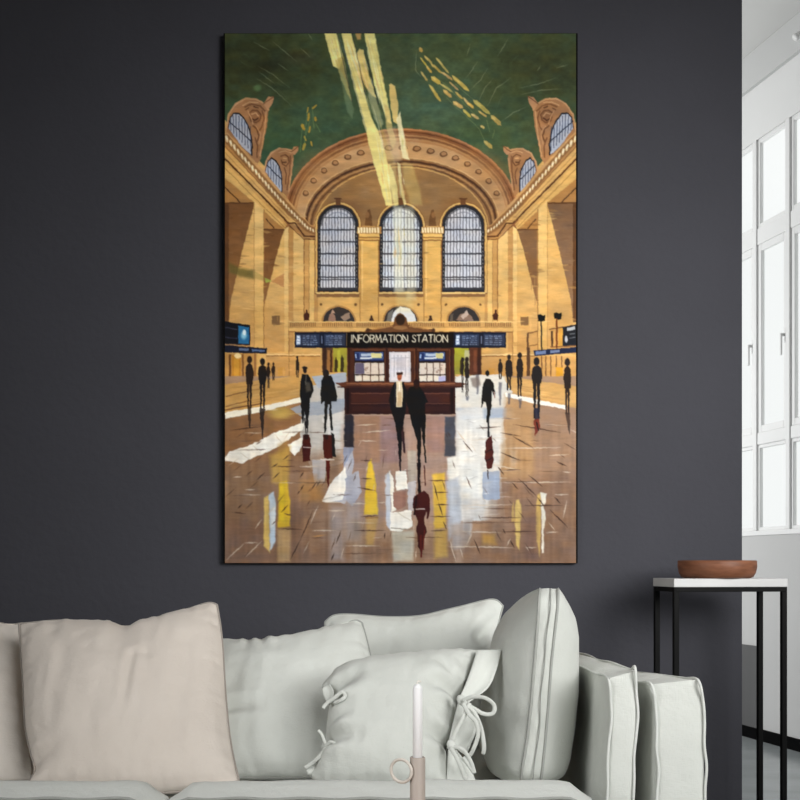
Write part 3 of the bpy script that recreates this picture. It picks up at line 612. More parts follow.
# joints between floor slabs
for x0, y0, x1, y1, c in ((232,512,246,513,0),(233,477,242,476,1),(245,489,255,489,1),(278,528,302,529,0),(312,530,336,530,1),(276,466,295,466,0),(300,466,318,466,1),(324,502,345,501.5,1),(326,510,345,510,1),(284,513,292,515,0),(245,542,258,542,1),(312,536,326,534,2),
        (360,460,372,460,0),(360,478,372,478,0),(357,487,376,490,0),(352,503,366,503,1),(360,516,378,515,0),(354,530,386,530,0),(345,545,380,545.5,1),(378,502,386,502,1),(412,508,424,508.5,1),(428,480,448,480,0),(434,492,448,492,0),(436,504,448,504,0),(430,516,450,516,0),(430,530,446,530,0),(448,546,476,546,1),
        (484,462,520,470,1),(500,470,520,469,0),(505,481,545,482,0),(516,482,570,481.5,1),(524,505,562,505,0),(460,505,512,504,1),(480,517,520,517,0),(462,531,500,532,1),(500,531,535,531,0),(464,546,514,547,1),(525,547,536,547,1),(545,532,557,531.5,1),(554,494,568,494,1),(562,471,570,472,1),(500,432,520,436,0),(512,424,560,432,0),(476,428,500,426,0),(548,455,568,454,1),(500,448,560,447,1),(230,430,262,426,0),(470,440,500,437,1),(356,425,376,424,1),(362,432,390,430,1),(358,440,376,441,1)):
    line([(x0,y0),(x1,y1)], 1.15, ((72,48,36),(212,194,172),(196,138,76))[c], 0.9, True)
for x0, y0, x1, y1, c in ((256,480,265,472,0),(273,478,280,472,0),(283,459,290,454,0),(272,467,278,463,0),(300,477,304,471,0),(300,490,304,484,0),(281,512,288,504,0),(272,524,276,520,0),(290,559,300,540,0),(300,540,313,510,0),(255,528,262,519,1),(246,556,262,540,1),(310,524,318,505,1),(336,543,341,530,0),(331,560,334,552,0),(226,560,245,542,1),(238,508,242,504,0),(297,494,300,490,0),(384,538,385,532,0),
        (433,482,438,500,0),(438,502,442,515,0),(443,521,446,529,0),(415,560,416,548,1),(450,545,456,562,1),(497,466,503,474,0),(511,482,518,489,0),(518,478,536,496,0),(536,496,543,505,0),(528,475,542,486,0),(549,509,567,527,0),(553,496,560,503,0),(473,538,480,554,0),(509,539,514,547,0),(502,528,505,533,0),(562,518,566,500,1),(548,522,554,530,1),(466,544,472,532,1),(506,545,510,538,1),(512,436,530,446,0),(500,452,520,460,0),(556,461,566,466,0),(462,440,472,452,0),(456,430,466,442,1),(308,452,316,446,1)):
    line([(x0,y0),(x1,y1)], 1.2, ((62,42,32),(204,184,160))[c], 0.9, True)
for k_ in range(13):
    y = 418+k_*6.2+k_*k_*0.42
    for q_ in range(4):
        x = rng.uniform(226, 556); L = rng.uniform(8, 30)
        line([(x,y+rng.uniform(-0.5,0.5)),(min(x+L,575),y+rng.uniform(-0.5,0.5))], rng.uniform(0.7,1.2), ((84,58,44),(210,192,170),(104,76,58))[q_ % 3], rng.uniform(0.45,0.85), True)
for q_ in range(64):
    x = rng.uniform(230, 570); y = rng.uniform(424, 552); dx_, dy_ = x-401, (y-330)*0.9; n_ = math.hypot(dx_, dy_); L = rng.uniform(5, 15)
    line([(x,y),(x+dx_/n_*L, min(561, y+dy_/n_*L))], rng.uniform(0.7,1.2), ((70,48,36),(204,186,164),(84,60,46))[q_ % 3], rng.uniform(0.45,0.85), True)
# ---- information booth
poly([(363,332),(366,329),(374,328.6),(386,326.5),(393,324.5),(394,318),(397,314),(400,312.8),(403,314),(406.5,318),(407.5,324.5),(416,327),(428,328.8),(432,329),(436,332)], (112,70,38)); ell(400, 319.6, 4.8, 5.2, (52,34,22)); line([(372,329.2),(392,326)], 1.0, (176,122,66)); line([(409,326),(428,329.2)], 1.0, (176,122,66)); ell(367.5,330,2,2,(80,48,28)); ell(433,330,2,2,(80,48,28)); ell(400,327.5,7,2,(150,104,60))
rect(346.6, 331.8, 453.4, 348, (20,14,12)); rect(347, 347.5, 454, 383, (72,38,26)); rect(352, 348.6, 448, 350.4, (96,54,34)); 
for x in (348.5, 386, 415.5, 450.5): rect(x-1.6, 348, x+1.6, 382, (58,28,20)); line([(x-1.2,349),(x-1.2,382)], 0.7, (120,70,44))
for x0, x1 in ((354, 384.5), (418.5, 445.5)):
    rect(x0, 351, x1, 381.5, (38,24,22)); rect(x0+0.6, 352, x1-1, 360.5, (60,80,128)); rect(x0+0.6, 353, x0+5, 359, (30,44,92)); rect(x0+7, 353.2, x1-2, 356, (176,190,210)); rect(x0+17, 353, x1-3, 358, (216,206,140)); rect(x0+6, 357, x0+18, 358.4, (210,216,224)); rect(x0+0.6, 359.4, x1-1, 361, (30,40,84)); rect(x0+1, 354, x0+2.4, 358, (150,176,216))
    rect(x0+0.6, 362.5, x1-0.6, 374, (216,200,184)); rect(x0+0.6, 375, x1-0.6, 381, (226,212,192))
    for x in np.linspace(x0+8, x1-6, 3): line([(x,362.5),(x,381)], 0.9, (96,70,56))
    line([(x0,374.6),(x1,374.6)], 1.0, (52,36,30))
    for i in range(9):
        x = rng.uniform(x0+2, x1-4); y = rng.uniform(364, 372); rect(x, y, x+rng.uniform(1,3), y+rng.uniform(0.6,2), (150,120,104), 0.7)
rect(355, 363, 364, 373.5, (96,88,112)); rect(438,376,445,381,(176,172,206)); rect(389, 351.5, 410.5, 381.5, (206,200,204)); rect(391,353,408,380,(222,216,218)); 
for x in (394, 397.5, 401, 405): line([(x,355),(x,376)], 0.8, (168,160,168), 0.8)
line([(391,358),(409,357)], 0.7, (176,168,172)); rect(396, 357, 404, 370, (190,184,190), 0.8)
poly([(335,382.5),(347,381.5),(454,381.5),(466,383),(459,387.5),(344,387.5)], (96,52,34)); line([(347,383.4),(454,383.4)], 1.2, (150,92,58)); line([(338,386.6),(463,386.6)], 1.2, (54,26,20))
rect(344.5, 387.5, 455, 414, (50,24,22)); rect(351, 392.5, 392, 402, (68,34,28)); rect(424, 392.5, 449, 402, (68,34,28)); line([(351,393),(449,393)], 0.8, (112,68,54)); line([(351,403),(449,403)], 0.8, (104,62,48)); rect(346,388,349,413,(34,16,16)); rect(450,388,453,413,(34,16,16)); line([(352,414.5),(450,415)], 1.0, (176,146,128)); rect(352,406,448,411,(58,28,24))
# ---- lettering on the booth
GL = {'I': [[(0.5,0),(0.5,1)]], 'N': [[(0,1),(0,0),(1,1),(1,0)]], 'F': [[(0,1),(0,0),(1,0)],[(0,0.48),(0.85,0.48)]],
      'O': [[(0.5+0.5*math.cos(t), 0.5+0.5*math.sin(t)) for t in np.linspace(0, 2*PI, 22)]],
      'R': [[(0,1),(0,0),(0.6,0),(0.92,0.1),(0.95,0.3),(0.8,0.47),(0.55,0.52),(0,0.52)],[(0.5,0.52),(1,1)]],
      'M': [[(0,1),(0.12,0),(0.5,0.8),(0.88,0),(1,1)]], 'A': [[(0,1),(0.5,0),(1,1)],[(0.2,0.66),(0.8,0.66)]], 'T': [[(0,0),(1,0)],[(0.5,0),(0.5,1)]],
      'S': [[(0.92,0.16),(0.75,0.02),(0.5,0),(0.22,0.05),(0.1,0.24),(0.25,0.42),(0.7,0.55),(0.95,0.75),(0.8,0.95),(0.5,1.0),(0.2,0.97),(0.04,0.82)]]}
GWD = {'I': 0.9, 'N': 5.4, 'F': 4.0, 'O': 6.6, 'R': 4.6, 'M': 6.8, 'A': 6.2, 'T': 4.8, 'S': 4.2, ' ': 3.0}
def write(txt, x0, x1, y0, y1, wd, col):
    tot = sum(GWD[c]+1.25 for c in txt)-1.25; k_ = (x1-x0)/tot; x = x0
    for c in txt:
        for pl in GL.get(c, []): line([(x+p[0]*GWD[c]*k_, y0+p[1]*(y1-y0)) for p in pl], wd, col)
        x += (GWD[c]+1.25)*k_
write('INFORMATION STATION', 351, 447, 334.6, 341.8, 0.95, (232,222,196))
# ---- people and their reflections
BK = (26,24,24)
def walker(x, yt, yh, yf, w, col=BK, lean=0.0, spread=1.0, coat=None):
    """silhouette: head at yt, coat hem at yh, feet at yf, half width w"""
    h = yf-yt; hr = max(1.1, h*0.052)
    ell(x+lean, yt+hr*1.25, hr*0.95, hr*1.35, col)
    sh = yt+hr*3.0
    poly([(x-w*0.75+lean,sh+1.2),(x-w*0.3+lean,sh-hr*0.4),(x+w*0.3+lean,sh-hr*0.4),(x+w*0.75+lean,sh+1),(x+w,(sh+yh)/2),(x+w*0.8,yh),(x-w*0.75,yh),(x-w*0.95,(sh+yh)/2)], col, rough=0.4)
    for s in (-1, 1):
        poly([(x+s*w*0.62,yh-1),(x+s*w*0.02,yh-1),(x+s*w*0.18*spread,yf),(x+s*w*0.48*spread,yf)], col, rough=0.3)
    if coat: poly([(x-w*0.2,sh+1),(x+w*0.1,sh+1),(x+w*0.1,yh-2),(x-w*0.25,yh-2)], coat, 0.6, soft=0.5)
walker(249.5, 356, 384, 408, 4.2, (44,32,26)); walker(262.5, 358, 382, 408, 4.6, (34,28,26)); walker(268.5, 362, 376, 388, 2.0, (44,32,26)); walker(273.3, 362, 373, 380, 2.2, (52,36,26)); walker(297.3, 355.5, 370, 377, 2.0, (44,34,28))
poly([(247.5,406),(251.5,406),(250.5,428),(249,428)], (44,32,26), 0.8); poly([(259.5,408),(265,408),(264,420),(262.5,440),(260.5,420)], (36,30,30), 0.85, rough=0.5)
for x, yt, yh, yf, w in ((499.7,358.5,371,379,2.6),(508.3,354.5,376,390,3.8),(519,352,377,396,3.6),(462,357,370,392,1.6),(466.5,356.5,378,396,2.4)): walker(x, yt, yh, yf, w, (40,32,28))
walker(536, 357, 383, 418, 5.8, (36,32,32)); walker(566.5, 358, 388, 414, 4.0, (48,36,30)); poly([(564,412),(569,412),(569.5,434),(568.5,434)], (60,46,42), 0.8)
for x, y0, y1 in ((508.5,393,404),(519.5,398,408),(499.5,382,405),(477,374,394),(466.8,396,400)): poly([(x-1.6,y0),(x+1.6,y0),(x+0.8,y1),(x-0.8,y1)], (70,70,84), 0.65, soft=0.5)
poly([(534,408),(538.5,408),(538.5,420),(534,420)], (40,40,56), 0.9, rough=0.5); poly([(533,420),(538,418),(540,426),(537,432),(534.5,436)], (120,44,32), 0.9, rough=0.7); line([(536,422),(538,430)], 1.2, (40,26,28))
poly([(470,378),(478,376),(480,384),(476,388),(472,386)], (110,96,90), 0.7, soft=1)
# pair at the left of the booth
def pair_left():
    ell(304.8, 367.5, 2.9, 1.5, BK); ell(304.8, 369.5, 2.0, 3.6, (40,28,24)); poly([(302,374),(308,374),(312,381),(313.5,390),(310,399),(309,412),(308,428),(305.5,428),(305,410),(303.5,420),(302.5,424),(301,405),(300,392),(300.5,381)], BK, rough=0.5); poly([(305,381),(310,382),(311,390),(306,392)], (84,76,64), 0.8, soft=1); line([(306,374),(305.5,384)], 1.0, (120,110,96), 0.6)
    line([(304.5,418),(305.8,433)], 1.0, (40,36,38)); line([(307.5,420),(307.4,433)], 1.0, (40,36,38))
    ell(326, 373, 3.2, 3.6, (40,32,28)); poly([(321,380),(324,375),(331,375),(335,385),(337,396),(336,401),(331,401),(331.5,415),(332.5,430),(330.5,430),(329,404),(327.5,404),(327,418),(325.5,432),(324,432),(324.5,400),(321.5,404),(320,392)], BK, rough=0.5)
    for a_, b_ in (((303,434),(310,461)), ((323.5,434),(332,458))):
        poly([(a_[0]-0.5,a_[1]),(b_[0]-1,a_[1]),(b_[0]+1,a_[1]+12),(b_[0],b_[1]),(a_[0],b_[1]),(a_[0]-1,a_[1]+12)], (72,25,19), rough=0.8); rect(a_[0]+1, a_[1], a_[0]+5, a_[1]+5, (40,22,20), 0.8)
    poly([(331,432),(334,434),(335.5,457),(332,456)], (30,26,26), rough=0.5); poly([(325.5,460),(330,460),(329,485),(327.5,487)], (84,26,18), rough=0.5); line([(303,446.5),(311,447)], 0.8, (206,190,180)); line([(321,459),(334,459)], 0.8, (220,212,204))
pair_left()
# single figure right
ell(486.8, 373, 1.9, 3.0, BK); poly([(482.5,383),(485,378.5),(489.5,378.5),(493,383),(494.5,393),(493.5,397),(491.5,390),(491,402),(489.5,416),(488,422),(486.4,422),(486,408),(485,402),(483,401),(482,406),(480.5,407),(481.5,394)], BK, rough=0.4); line([(493.5,392),(494,397)], 1.2, (170,136,120)); line([(487.8,422),(488,436)], 2.0, (40,36,38)); poly([(485,440),(491,435),(492,446),(493,458),(491,468),(487,469),(484,458)], (78,30,24), rough=0.9); line([(485,452),(491,449)], 0.8, (30,22,22)); line([(486,460),(492,457)], 0.8, (30,22,22)); line([(487,470),(487.6,478)], 1.2, (70,60,60))
# pair at the centre
poly([(390.5,390),(394.5,381.5),(403,381.5),(406.5,390),(406,402),(405,412),(402,430),(401.5,450),(400.5,462),(398.8,462),(397.5,440),(394,420),(390,408),(388.5,400)], (20,18,20), rough=0.4); poly([(401,432),(403,425),(404.5,452),(403,452)], (58,34,36)); line([(403.5,432),(404.2,452)], 1.3, (52,28,30))
poly([(396,381),(401.5,381),(402.5,390),(402,406.5),(396,406.5)], (226,206,170)); poly([(397.5,392),(401,392),(401.5,406),(397,406)], (190,156,112), 0.7); line([(399,382),(399,390)], 1.0, (250,244,232)); ell(399.2, 376.6, 2.4, 3.6, (170,90,58)); rect(396.4, 372.0, 402.2, 374.4, (60,36,28)); line([(398,378),(400.4,378)], 0.7, (110,52,36)); line([(395.2,383),(394.6,404)], 1.2, (46,44,52))
poly([(407,392),(410,386),(419,386),(423.5,392),(428,402),(424.5,403),(425.5,420),(424.5,445),(426.5,462),(425,463),(422.5,440),(420.5,425),(421,445),(419.5,464),(417.5,464),(416.5,440),(411,420),(408,408),(406,402)], (18,16,16), rough=0.5); ell(416, 383.5, 3.0, 4.6, (40,18,14), 0.95)
poly([(417,462),(420.5,462),(420,480),(421,492),(418,494),(417,480)], (26,14,14), rough=0.5); line([(424,465),(425,485)], 1.0, (66,26,22)); line([(399.4,460),(400,470)], 1.6, (40,30,34))
poly([(416,494),(424,490),(428,494),(430,502),(429,516),(427,519),(426,510),(424,518),(417,520),(413,508),(412.5,498)], (66,20,18), rough=0.9); poly([(417,518),(424,518),(426,530),(424,540),(421,556),(418,545),(416,530)], (64,21,17), rough=0.8); line([(420.5,535),(421,556)], 1.6, (96,26,20)); line([(424,530),(423,549)], 1.0, (100,30,22)); line([(412,508.4),(424,508.6)], 1.0, (200,186,176)); line([(416,496),(414,514)], 1.5, (32,12,12))
# ---- light beams
YE = (250,236,146)
def beam(pts, a, col=YE, soft=0.7): poly(pts, col, a, soft=soft, rough=0.4)
beam([(324,33),(336.5,33),(343,56),(339,69),(333,66)], 0.96, soft=0.4); beam([(335,60),(343,56),(347,78),(352,102),(348,96),(341,80)], 0.8, (206,180,96), 0.6); beam([(339,69),(346,80),(354,110),(352,119),(347,112)], 0.45, (140,164,120), 1)
beam([(341,33),(351,33),(357,56),(364,92),(372,120),(378,131),(384,150),(388,165),(392,205),(386,206),(380,185),(372,158),(365,129),(354,88),(348,62)], 0.95, (250,232,140), 0.5)
beam([(355,33),(361,33),(361,39),(357,40)], 0.8, (214,166,96)); beam([(356,56),(359,48.5),(363,50),(369,75),(376,98),(372,96),(364,84),(359,70)], 0.95, (244,216,128), 0.5); beam([(369,80),(376,98),(383,124),(380,128),(374,118),(368,98)], 0.55, (200,200,150), 0.8)
beam([(364,33),(374.5,33),(378,54),(383,80),(387,98),(391,124),(387,122),(381,104),(375,88),(370,66)], 0.96, (248,236,146), 0.5); beam([(384,104),(389,108),(392,128),(396,140),(392,150),(386,128)], 0.7, (226,196,120), 0.6)
beam([(389,85),(391,83.5),(395,86),(398,106),(397,124),(393,122),(390,104)], 0.95, (236,204,122), 0.4); beam([(396,118),(400,112),(402,126),(406,146),(409,160),(402,158),(399,140)], 0.92, (250,236,180), 0.5)
beam([(376,130),(384,130),(396,166),(394,206),(388,206),(384,180)], 0.35, (246,226,150), 1); beam([(384,130),(396,126),(402,160),(394,164)], 0.35, (236,214,176), 1.5)
beam([(385,164),(390,164),(397,186),(398,205),(394,206),(391,190)], 0.75, (248,234,150), 0.6); beam([(397,162),(400,164),(402,184),(406,204),(404,206),(399,185)], 0.75, (248,236,170), 0.5); beam([(402,162),(412,164),(420,190),(422,205),(410,205),(404,184)], 0.4, (238,210,120), 1.5); beam([(393,206),(402,206),(404,292),(394,292)], 0.55, (250,246,214), 1.5); beam([(404,206),(414,206),(416,300),(406,300)], 0.35, (248,240,196), 1.5); beam([(396,290),(412,290),(412,312),(396,312)], 0.3, (250,232,160), 2)
for xs, ys, xe, ye in ((343,40,352,80),(328,40,338,64),(368,40,380,92),(374,110,384,150),(358,60,370,96)): line([(xs,ys),(xe,ye)], 0.7, (255,248,196), 0.6, True); line([(xs+3,ys+2),(xe+3,ye)], 0.7, (206,180,86), 0.5, True)
for (xa, ya, xb, yb, sp_, n_) in ((345,36,378,128,5,26),(378,128,390,204,4,18),(369,36,388,120,5,22),(330,36,338,66,5,9),(361,54,374,96,3,10),(400,118,405,158,2.5,8),(398,208,400,288,6,14),(398,162,404,204,4,10)):
    for q_ in range(n_):
        t0 = rng.uniform(0, 0.75); t1 = min(1, t0+rng.uniform(0.12, 0.4)); o_ = rng.uniform(-sp_, sp_)
        line([(xa+(xb-xa)*t0+o_, ya+(yb-ya)*t0), (xa+(xb-xa)*t1+o_, ya+(yb-ya)*t1)], rng.uniform(0.6, 1.7), ((255,250,206),(222,196,100),(226,172,100),(214,216,170))[q_ % 4], 0.45, True)
line([(336.5,33),(352,102)], 1.0, (44,52,56), 0.55); line([(352,33),(366,98)], 1.0, (56,54,62), 0.5); line([(364,50),(378,104)], 1.0, (44,48,56), 0.5); line([(340,40),(350,70),(366,130)], 1.2, (92,108,130), 0.35)
# ---- brushwork: edge wobble, stroke grain
def warp(img, ax, ay):
    h, w_ = img.shape[:2]
    dx_ = ax*vnoise(h, w_, 9, 9, 91); dy_ = ay*vnoise(h, w_, 9, 9, 92)
    yi = np.clip(np.arange(h)[:, None]+dy_, 0, h-1).astype(int); xi = np.clip(np.arange(w_)[None, :]+dx_, 0, w_-1).astype(int)
    return img[yi, xi]
IMG = warp(IMG, 0.8, 0.8)
def blur(a, r):
    k_ = np.exp(-0.5*(np.arange(-4, 5)/r)**2); k_ /= k_.sum()
    for ax in (0, 1): 
        pd = [(0,0)]*3; pd[ax] = (4,4); b = np.pad(a, pd, mode='edge'); n_ = a.shape[ax]
        a = sum(k_[i]*(b[i:i+n_] if ax == 0 else b[:, i:i+n_]) for i in range(9))
    return a
IMG = blur(IMG, 0.8)
gr = vnoise(PH, PW, 14, 3, 31)*0.5+vnoise(PH, PW, 4, 2.2, 32)*0.3+vnoise(PH, PW, 40, 24, 33)*0.5
fl = np.clip((np.arange(PH)/SS+PY0-412)/20, 0, 1)[:, None].astype(np.float32)
strk = vnoise(PH, PW, 8, 70, 51)*0.6+vnoise(PH, PW, 22, 40, 52)*0.5+vnoise(PH, PW, 30, 3, 53)*0.35
IMG = IMG*(1+0.05*gr[..., None]+(0.085*fl*strk)[..., None])
stn = vnoise(PH, PW, 34, 12, 54)*0.6+vnoise(PH, PW, 90, 60, 55)*0.6
isst = np.clip((IMG[..., 0]-IMG[..., 2]-40)/40, 0, 1)*(1-fl)
IMG = IMG*(1+(0.10*isst*stn)[..., None])
low = np.clip((np.arange(PH)/SS+PY0-455)/80, 0, 1)[:, None, None].astype(np.float32)
IMG = IMG*(1-low*np.array([0.10, 0.09, 0.07], np.float32))
IMG += (vnoise(PH, PW, 30, 18, 41)[..., None]*np.array([5, 1, -4]))
g_ = IMG.mean(2, keepdims=True); IMG = g_+(IMG-g_)*0.95
IMG = np.clip(IMG*0.975-9*(1-np.clip(g_/90, 0, 1)), 3, 246)
# two samples per three raster cells, box filtered
h2, w2_ = PH//2*2, PW//2*2
I2 = IMG[:h2, :w2_].reshape(h2//2, 2, w2_//2, 2, 3).mean((1, 3))/255.0
I2 = np.where(I2 <= 0.04045, I2/12.92, ((I2+0.055)/1.055)**2.4).astype(np.float32)
ny, nx = I2.shape[:2]
CF = 3.089                                     # depth of the canvas face
painting = thing('wall_painting', 'tall painting of a grand station hall with information booth, on the dark wall', 'painting', (P((PX0+PX1)/2, PY1, CF).x, -0.02, P(400, PY1, CF).z))
c0 = P(PX0, PY0, CF); c1 = P(PX1, PY1, CF)
xs = np.linspace(c0.x, c1.x, nx); zs = np.linspace(c0.z, c1.z, ny)
co = np.zeros((ny, nx, 3), np.float32); co[..., 0] = xs[None, :]; co[..., 1] = c0.y; co[..., 2] = zs[:, None]
me = bpy.data.meshes.new('canvas'); nq = (ny-1)*(nx-1)
me.vertices.add(ny*nx); me.vertices.foreach_set('co', co.ravel())
ii = (np.arange(ny-1)[:, None]*nx+np.arange(nx-1)[None, :]).ravel()
qd = np.stack([ii, ii+nx, ii+nx+1, ii+1], 1).astype(np.int32)
me.loops.add(nq*4); me.loops.foreach_set('vertex_index', qd.ravel())
me.polygons.add(nq); me.polygons.foreach_set('loop_start', np.arange(0, nq*4, 4, dtype=np.int32))
me.update(calc_edges=True); me.validate()
at = me.color_attributes.new('paint', 'FLOAT_COLOR', 'POINT')
rgba = np.ones((ny*nx, 4), np.float32); rgba[:, :3] = I2.reshape(-1, 3)
at.data.foreach_set('color', rgba.ravel())
k = NT('oil paint on canvas')
ca_ = k.add('ShaderNodeVertexColor'); ca_.layer_name = 'paint'
hs_ = k.add('ShaderNodeHueSaturation'); hs_.inputs['Value'].default_value = 1.0
k.link(ca_.outputs['Color'], hs_.inputs['Color']); k.link(hs_.outputs['Color'], k.b.inputs['Base Color'])
k.b.inputs['Roughness'].default_value = 0.7; k.b.inputs['Specular IOR Level'].default_value = 0.12
tc_ = k.add('ShaderNodeTexCoord'); nz_ = k.add('ShaderNodeTexNoise', Scale=260.0, Detail=2.0); k.link(tc_.outputs['Object'], nz_.inputs['Vector'])
bp_ = k.add('ShaderNodeBump', Strength=0.12, Distance=0.001); k.link(nz_.outputs['Fac'], bp_.inputs['Height']); k.link(bp_.outputs['Normal'], k.b.inputs['Normal'])
M['paint'] = k.m; me.materials.append(k.m)
cv = bpy.data.objects.new('canvas', me); COL.objects.link(cv); cv.parent = painting; cv.matrix_parent_inverse = Matrix.Translation(painting.location).inverted()
fx0, fx1 = P(223.6, 0, CF+0.002).x, P(577.6, 0, CF+0.002).x
sbox('frame', fx0, fx1, CF+0.001-D, -0.001, c1.z-0.0005, c0.z+0.0012, M['frame_dark'], painting)


# ------------------------------------------------------------------ soft furnishings
def side(pts, n):
    """resample a px polyline (catmull) to n+1 points evenly by length"""
    c = catmull([Vector((p[0], p[1], 0)) for p in pts], 10)
    L = [0.0]
    for a, b in zip(c, c[1:]): L.append(L[-1]+(b-a).length)
    out = []; j = 0
    for i in range(n+1):
        s = L[-1]*i/n
        while j < len(L)-2 and L[j+1] < s: j += 1
        t = (s-L[j])/max(1e-9, L[j+1]-L[j]); out.append(c[j].lerp(c[j+1], max(0, min(1, t))))
    return out
def pillow(root, name, bottom, right, top, left, db, dt, T, mat, seam, creases=(), wr=0.006, seed=0, n=72, pipe=0.0026, back=None, dx=0.0, pw=(2.6, 0.55)):
    """soft cushion. sides are px polylines: bottom L>R, right B>T, top L>R, left B>T; depth runs db (bottom) to dt (top); dx = depth change left to right"""
    B, R, Tp, L = side(bottom, n), side(right, n), side(top, n), side(left, n)
    yb = (bottom[0][1]+bottom[-1][1])/2; yt = (top[0][1]+top[-1][1])/2
    xl = bottom[0][0]; xr = bottom[-1][0]
    def mid(i, j):
        u, v = i/n, j/n
        c = B[i]*(1-v)+Tp[i]*v+L[j]*(1-u)+R[j]*u-(B[0]*(1-u)*(1-v)+B[n]*u*(1-v)+Tp[0]*(1-u)*v+Tp[n]*u*v)
        return c
    def dep(c): return db+(dt-db)*(yb-c.y)/(yb-yt)+dx*((c.x-xl)/(xr-xl)-0.5)
    nrm = Vector((0, -1, (dt-db)/((yb-yt)/F*(db+dt)/2))).normalized()
    f = lambda t: max(0.0, 1-abs(2*t-1)**pw[0])**pw[1]
    front, backv = [], []
    for j in range(n+1):
        for i in range(n+1):
            c = mid(i, j); p = P(c.x, c.y, dep(c)); e = f(i/n)*f(j/n)
            t = T*e
            q = Vector((c.x/55.0, c.y/80.0, seed*3.7))
            w = mnoise.noise(q)*0.9 + 0.5*mnoise.noise(q*2.3+Vector((5,1,0)))+0.22*mnoise.noise(q*5.1)
            # puckers running in from the seams
            w2 = mnoise.noise(Vector((c.x/11.0+c.y/60.0, c.y/70.0, seed*5.1)))+0.6*mnoise.noise(Vector((c.x/26.0, c.y/13.0, seed*2.3+4)))
            edge = min(i, n-i, j, n-j)/n
            s = (i/n if min(j, n-j) < min(i, n-i) else j/n)
            puck = math.sin(s*58+4*mnoise.noise(Vector((s*9, seed, 2))))*math.exp(-edge*24)*min(1, edge*40)
            off = t + wr*w*min(1, e*1.6) + 0.0026*w2*min(1, e*1.4) + 0.0045*puck - 0.003*math.exp(-((edge-0.028)/0.014)**2)
            for (a, b, dpt, wd) in creases:
                ax, ay = a; bx, by = b; vx, vy = bx-ax, by-ay
                h = max(0, min(1, ((c.x-ax)*vx+(c.y-ay)*vy)/(vx*vx+vy*vy)))
                dd = math.hypot(c.x-ax-vx*h, c.y-ay-vy*h)
                fall = (1-h*0.85)
                off -= dpt*fall*(math.exp(-(dd/wd)**2)-0.35*math.exp(-((dd-2.1*wd)/wd)**2))
            front.append(p+nrm*off)
            backv.append(p-nrm*(T if back is None else back)*e)
    N1 = n+1; verts = front+backv; faces = []
    o = N1*N1
    for j in range(n):
        for i in range(n):
            a = j*N1+i
            faces.append((a, a+1, a+N1+1, a+N1)); faces.append((o+a, o+a+N1, o+a+N1+1, o+a+1))
    bm = bmesh.new(); vv = [bm.verts.new(v) for v in verts]
    for q in faces: bm.faces.new([vv[x] for x in q])
    bmesh.ops.remove_doubles(bm, verts=bm.verts, dist=0.0003)
    bmesh.ops.recalc_face_normals(bm, faces=bm.faces)
    ob = bm_obj(name, bm, mat, root, smooth=True)
    if pipe:
        loop = [front[i] for i in range(n)]+[front[j*N1+n] for j in range(n)]+[front[n*N1+n-i] for i in range(n)]+[front[(n-j)*N1] for j in range(n)]
        tube_obj('piping', loop, pipe, seam, root, seg=6, closed=True)
    return ob

# --- big beige cushion
r = thing('cushion', 'large square beige cushion with piped edge, at the left of the sofa', 'cushion', P(130, 790, 2.12), 'cushions on the sofa')
pillow(r, 'cover', [(27,788),(80,792),(160,793),(240,786)], [(240,786),(231,745),(226,700),(222,640),(217,605)],
       [(19,624),(60,621),(100,622),(127,625.5),(150,620),(185,610),(208,603),(217,605)], [(27,788),(34,768),(26,730),(23,680),(19,624)],
       2.12, 2.40, 0.072, M['beige'], M['seam_beige'],
       [((127,622),(124,665),0.012,8), ((138,672),(127,735),0.006,4), ((33,768),(70,752),0.010,6), ((150,672),(160,720),0.004,6), ((60,640),(80,700),0.005,9), ((190,660),(180,760),0.004,12)], 0.007, 1)
# --- cream cushion at the left edge
r = thing('cushion', 'cream cushion cut off by the left edge of the photo, behind the beige cushion', 'cushion', P(-50, 784, 2.22), 'cushions on the sofa')
pillow(r, 'cover', [(-135,781),(-60,783),(34,781)], [(34,781),(33,720),(28,660),(24,624)], [(-128,630),(-90,626),(-40,623),(0,623.5),(24,624)],
       [(-135,781),(-138,700),(-128,630)], 2.24, 2.52, 0.07, M['cream'], M['seam_beige'], [((10,628),(6,680),0.008,7)], 0.006, 2)
# --- sage cushion right of the beige one
r = thing('cushion', 'sage grey cushion between the beige cushion and the tied cushion', 'cushion', P(270, 780, 2.26), 'cushions on the sofa')
pillow(r, 'cover', [(176,776),(270,778),(392,776)], [(392,776),(378,720),(371,660),(362,623.5)], [(180,648),(222,640.5),(250,641),(285,637),(318,630),(345,622.5),(356,620.5),(362,623.5)],
       [(176,776),(170,710),(180,648)], 2.26, 2.54, 0.065, M['sage'], M['seam'],
       [((222,723),(262,722),0.016,5), ((262,644),(266,660),0.008,4), ((318,690),(270,712),0.006,9), ((345,625),(335,660),0.005,8), ((250,645),(246,662),0.006,3)], 0.006, 3)
# --- sage cushion at the back
r = thing('cushion', 'sage cushion standing at the back behind the tied cushion', 'cushion', P(415, 744, 2.66), 'cushions on the sofa')
pillow(r, 'cover', [(332,744),(415,746),(492,742)], [(492,742),(486,700),(492,650),(503,606)], [(325,622),(334,615.5),(352,614.5),(385,617),(420,616),(450,609),(480,601.5),(495,600),(503,606)],
       [(332,744),(326,690),(325,622)], 2.64, 2.76, 0.06, M['sage2'], M['seam'], [((478,640),(500,612),0.018,5), ((470,600),(440,640),0.004,10)], 0.006, 4)
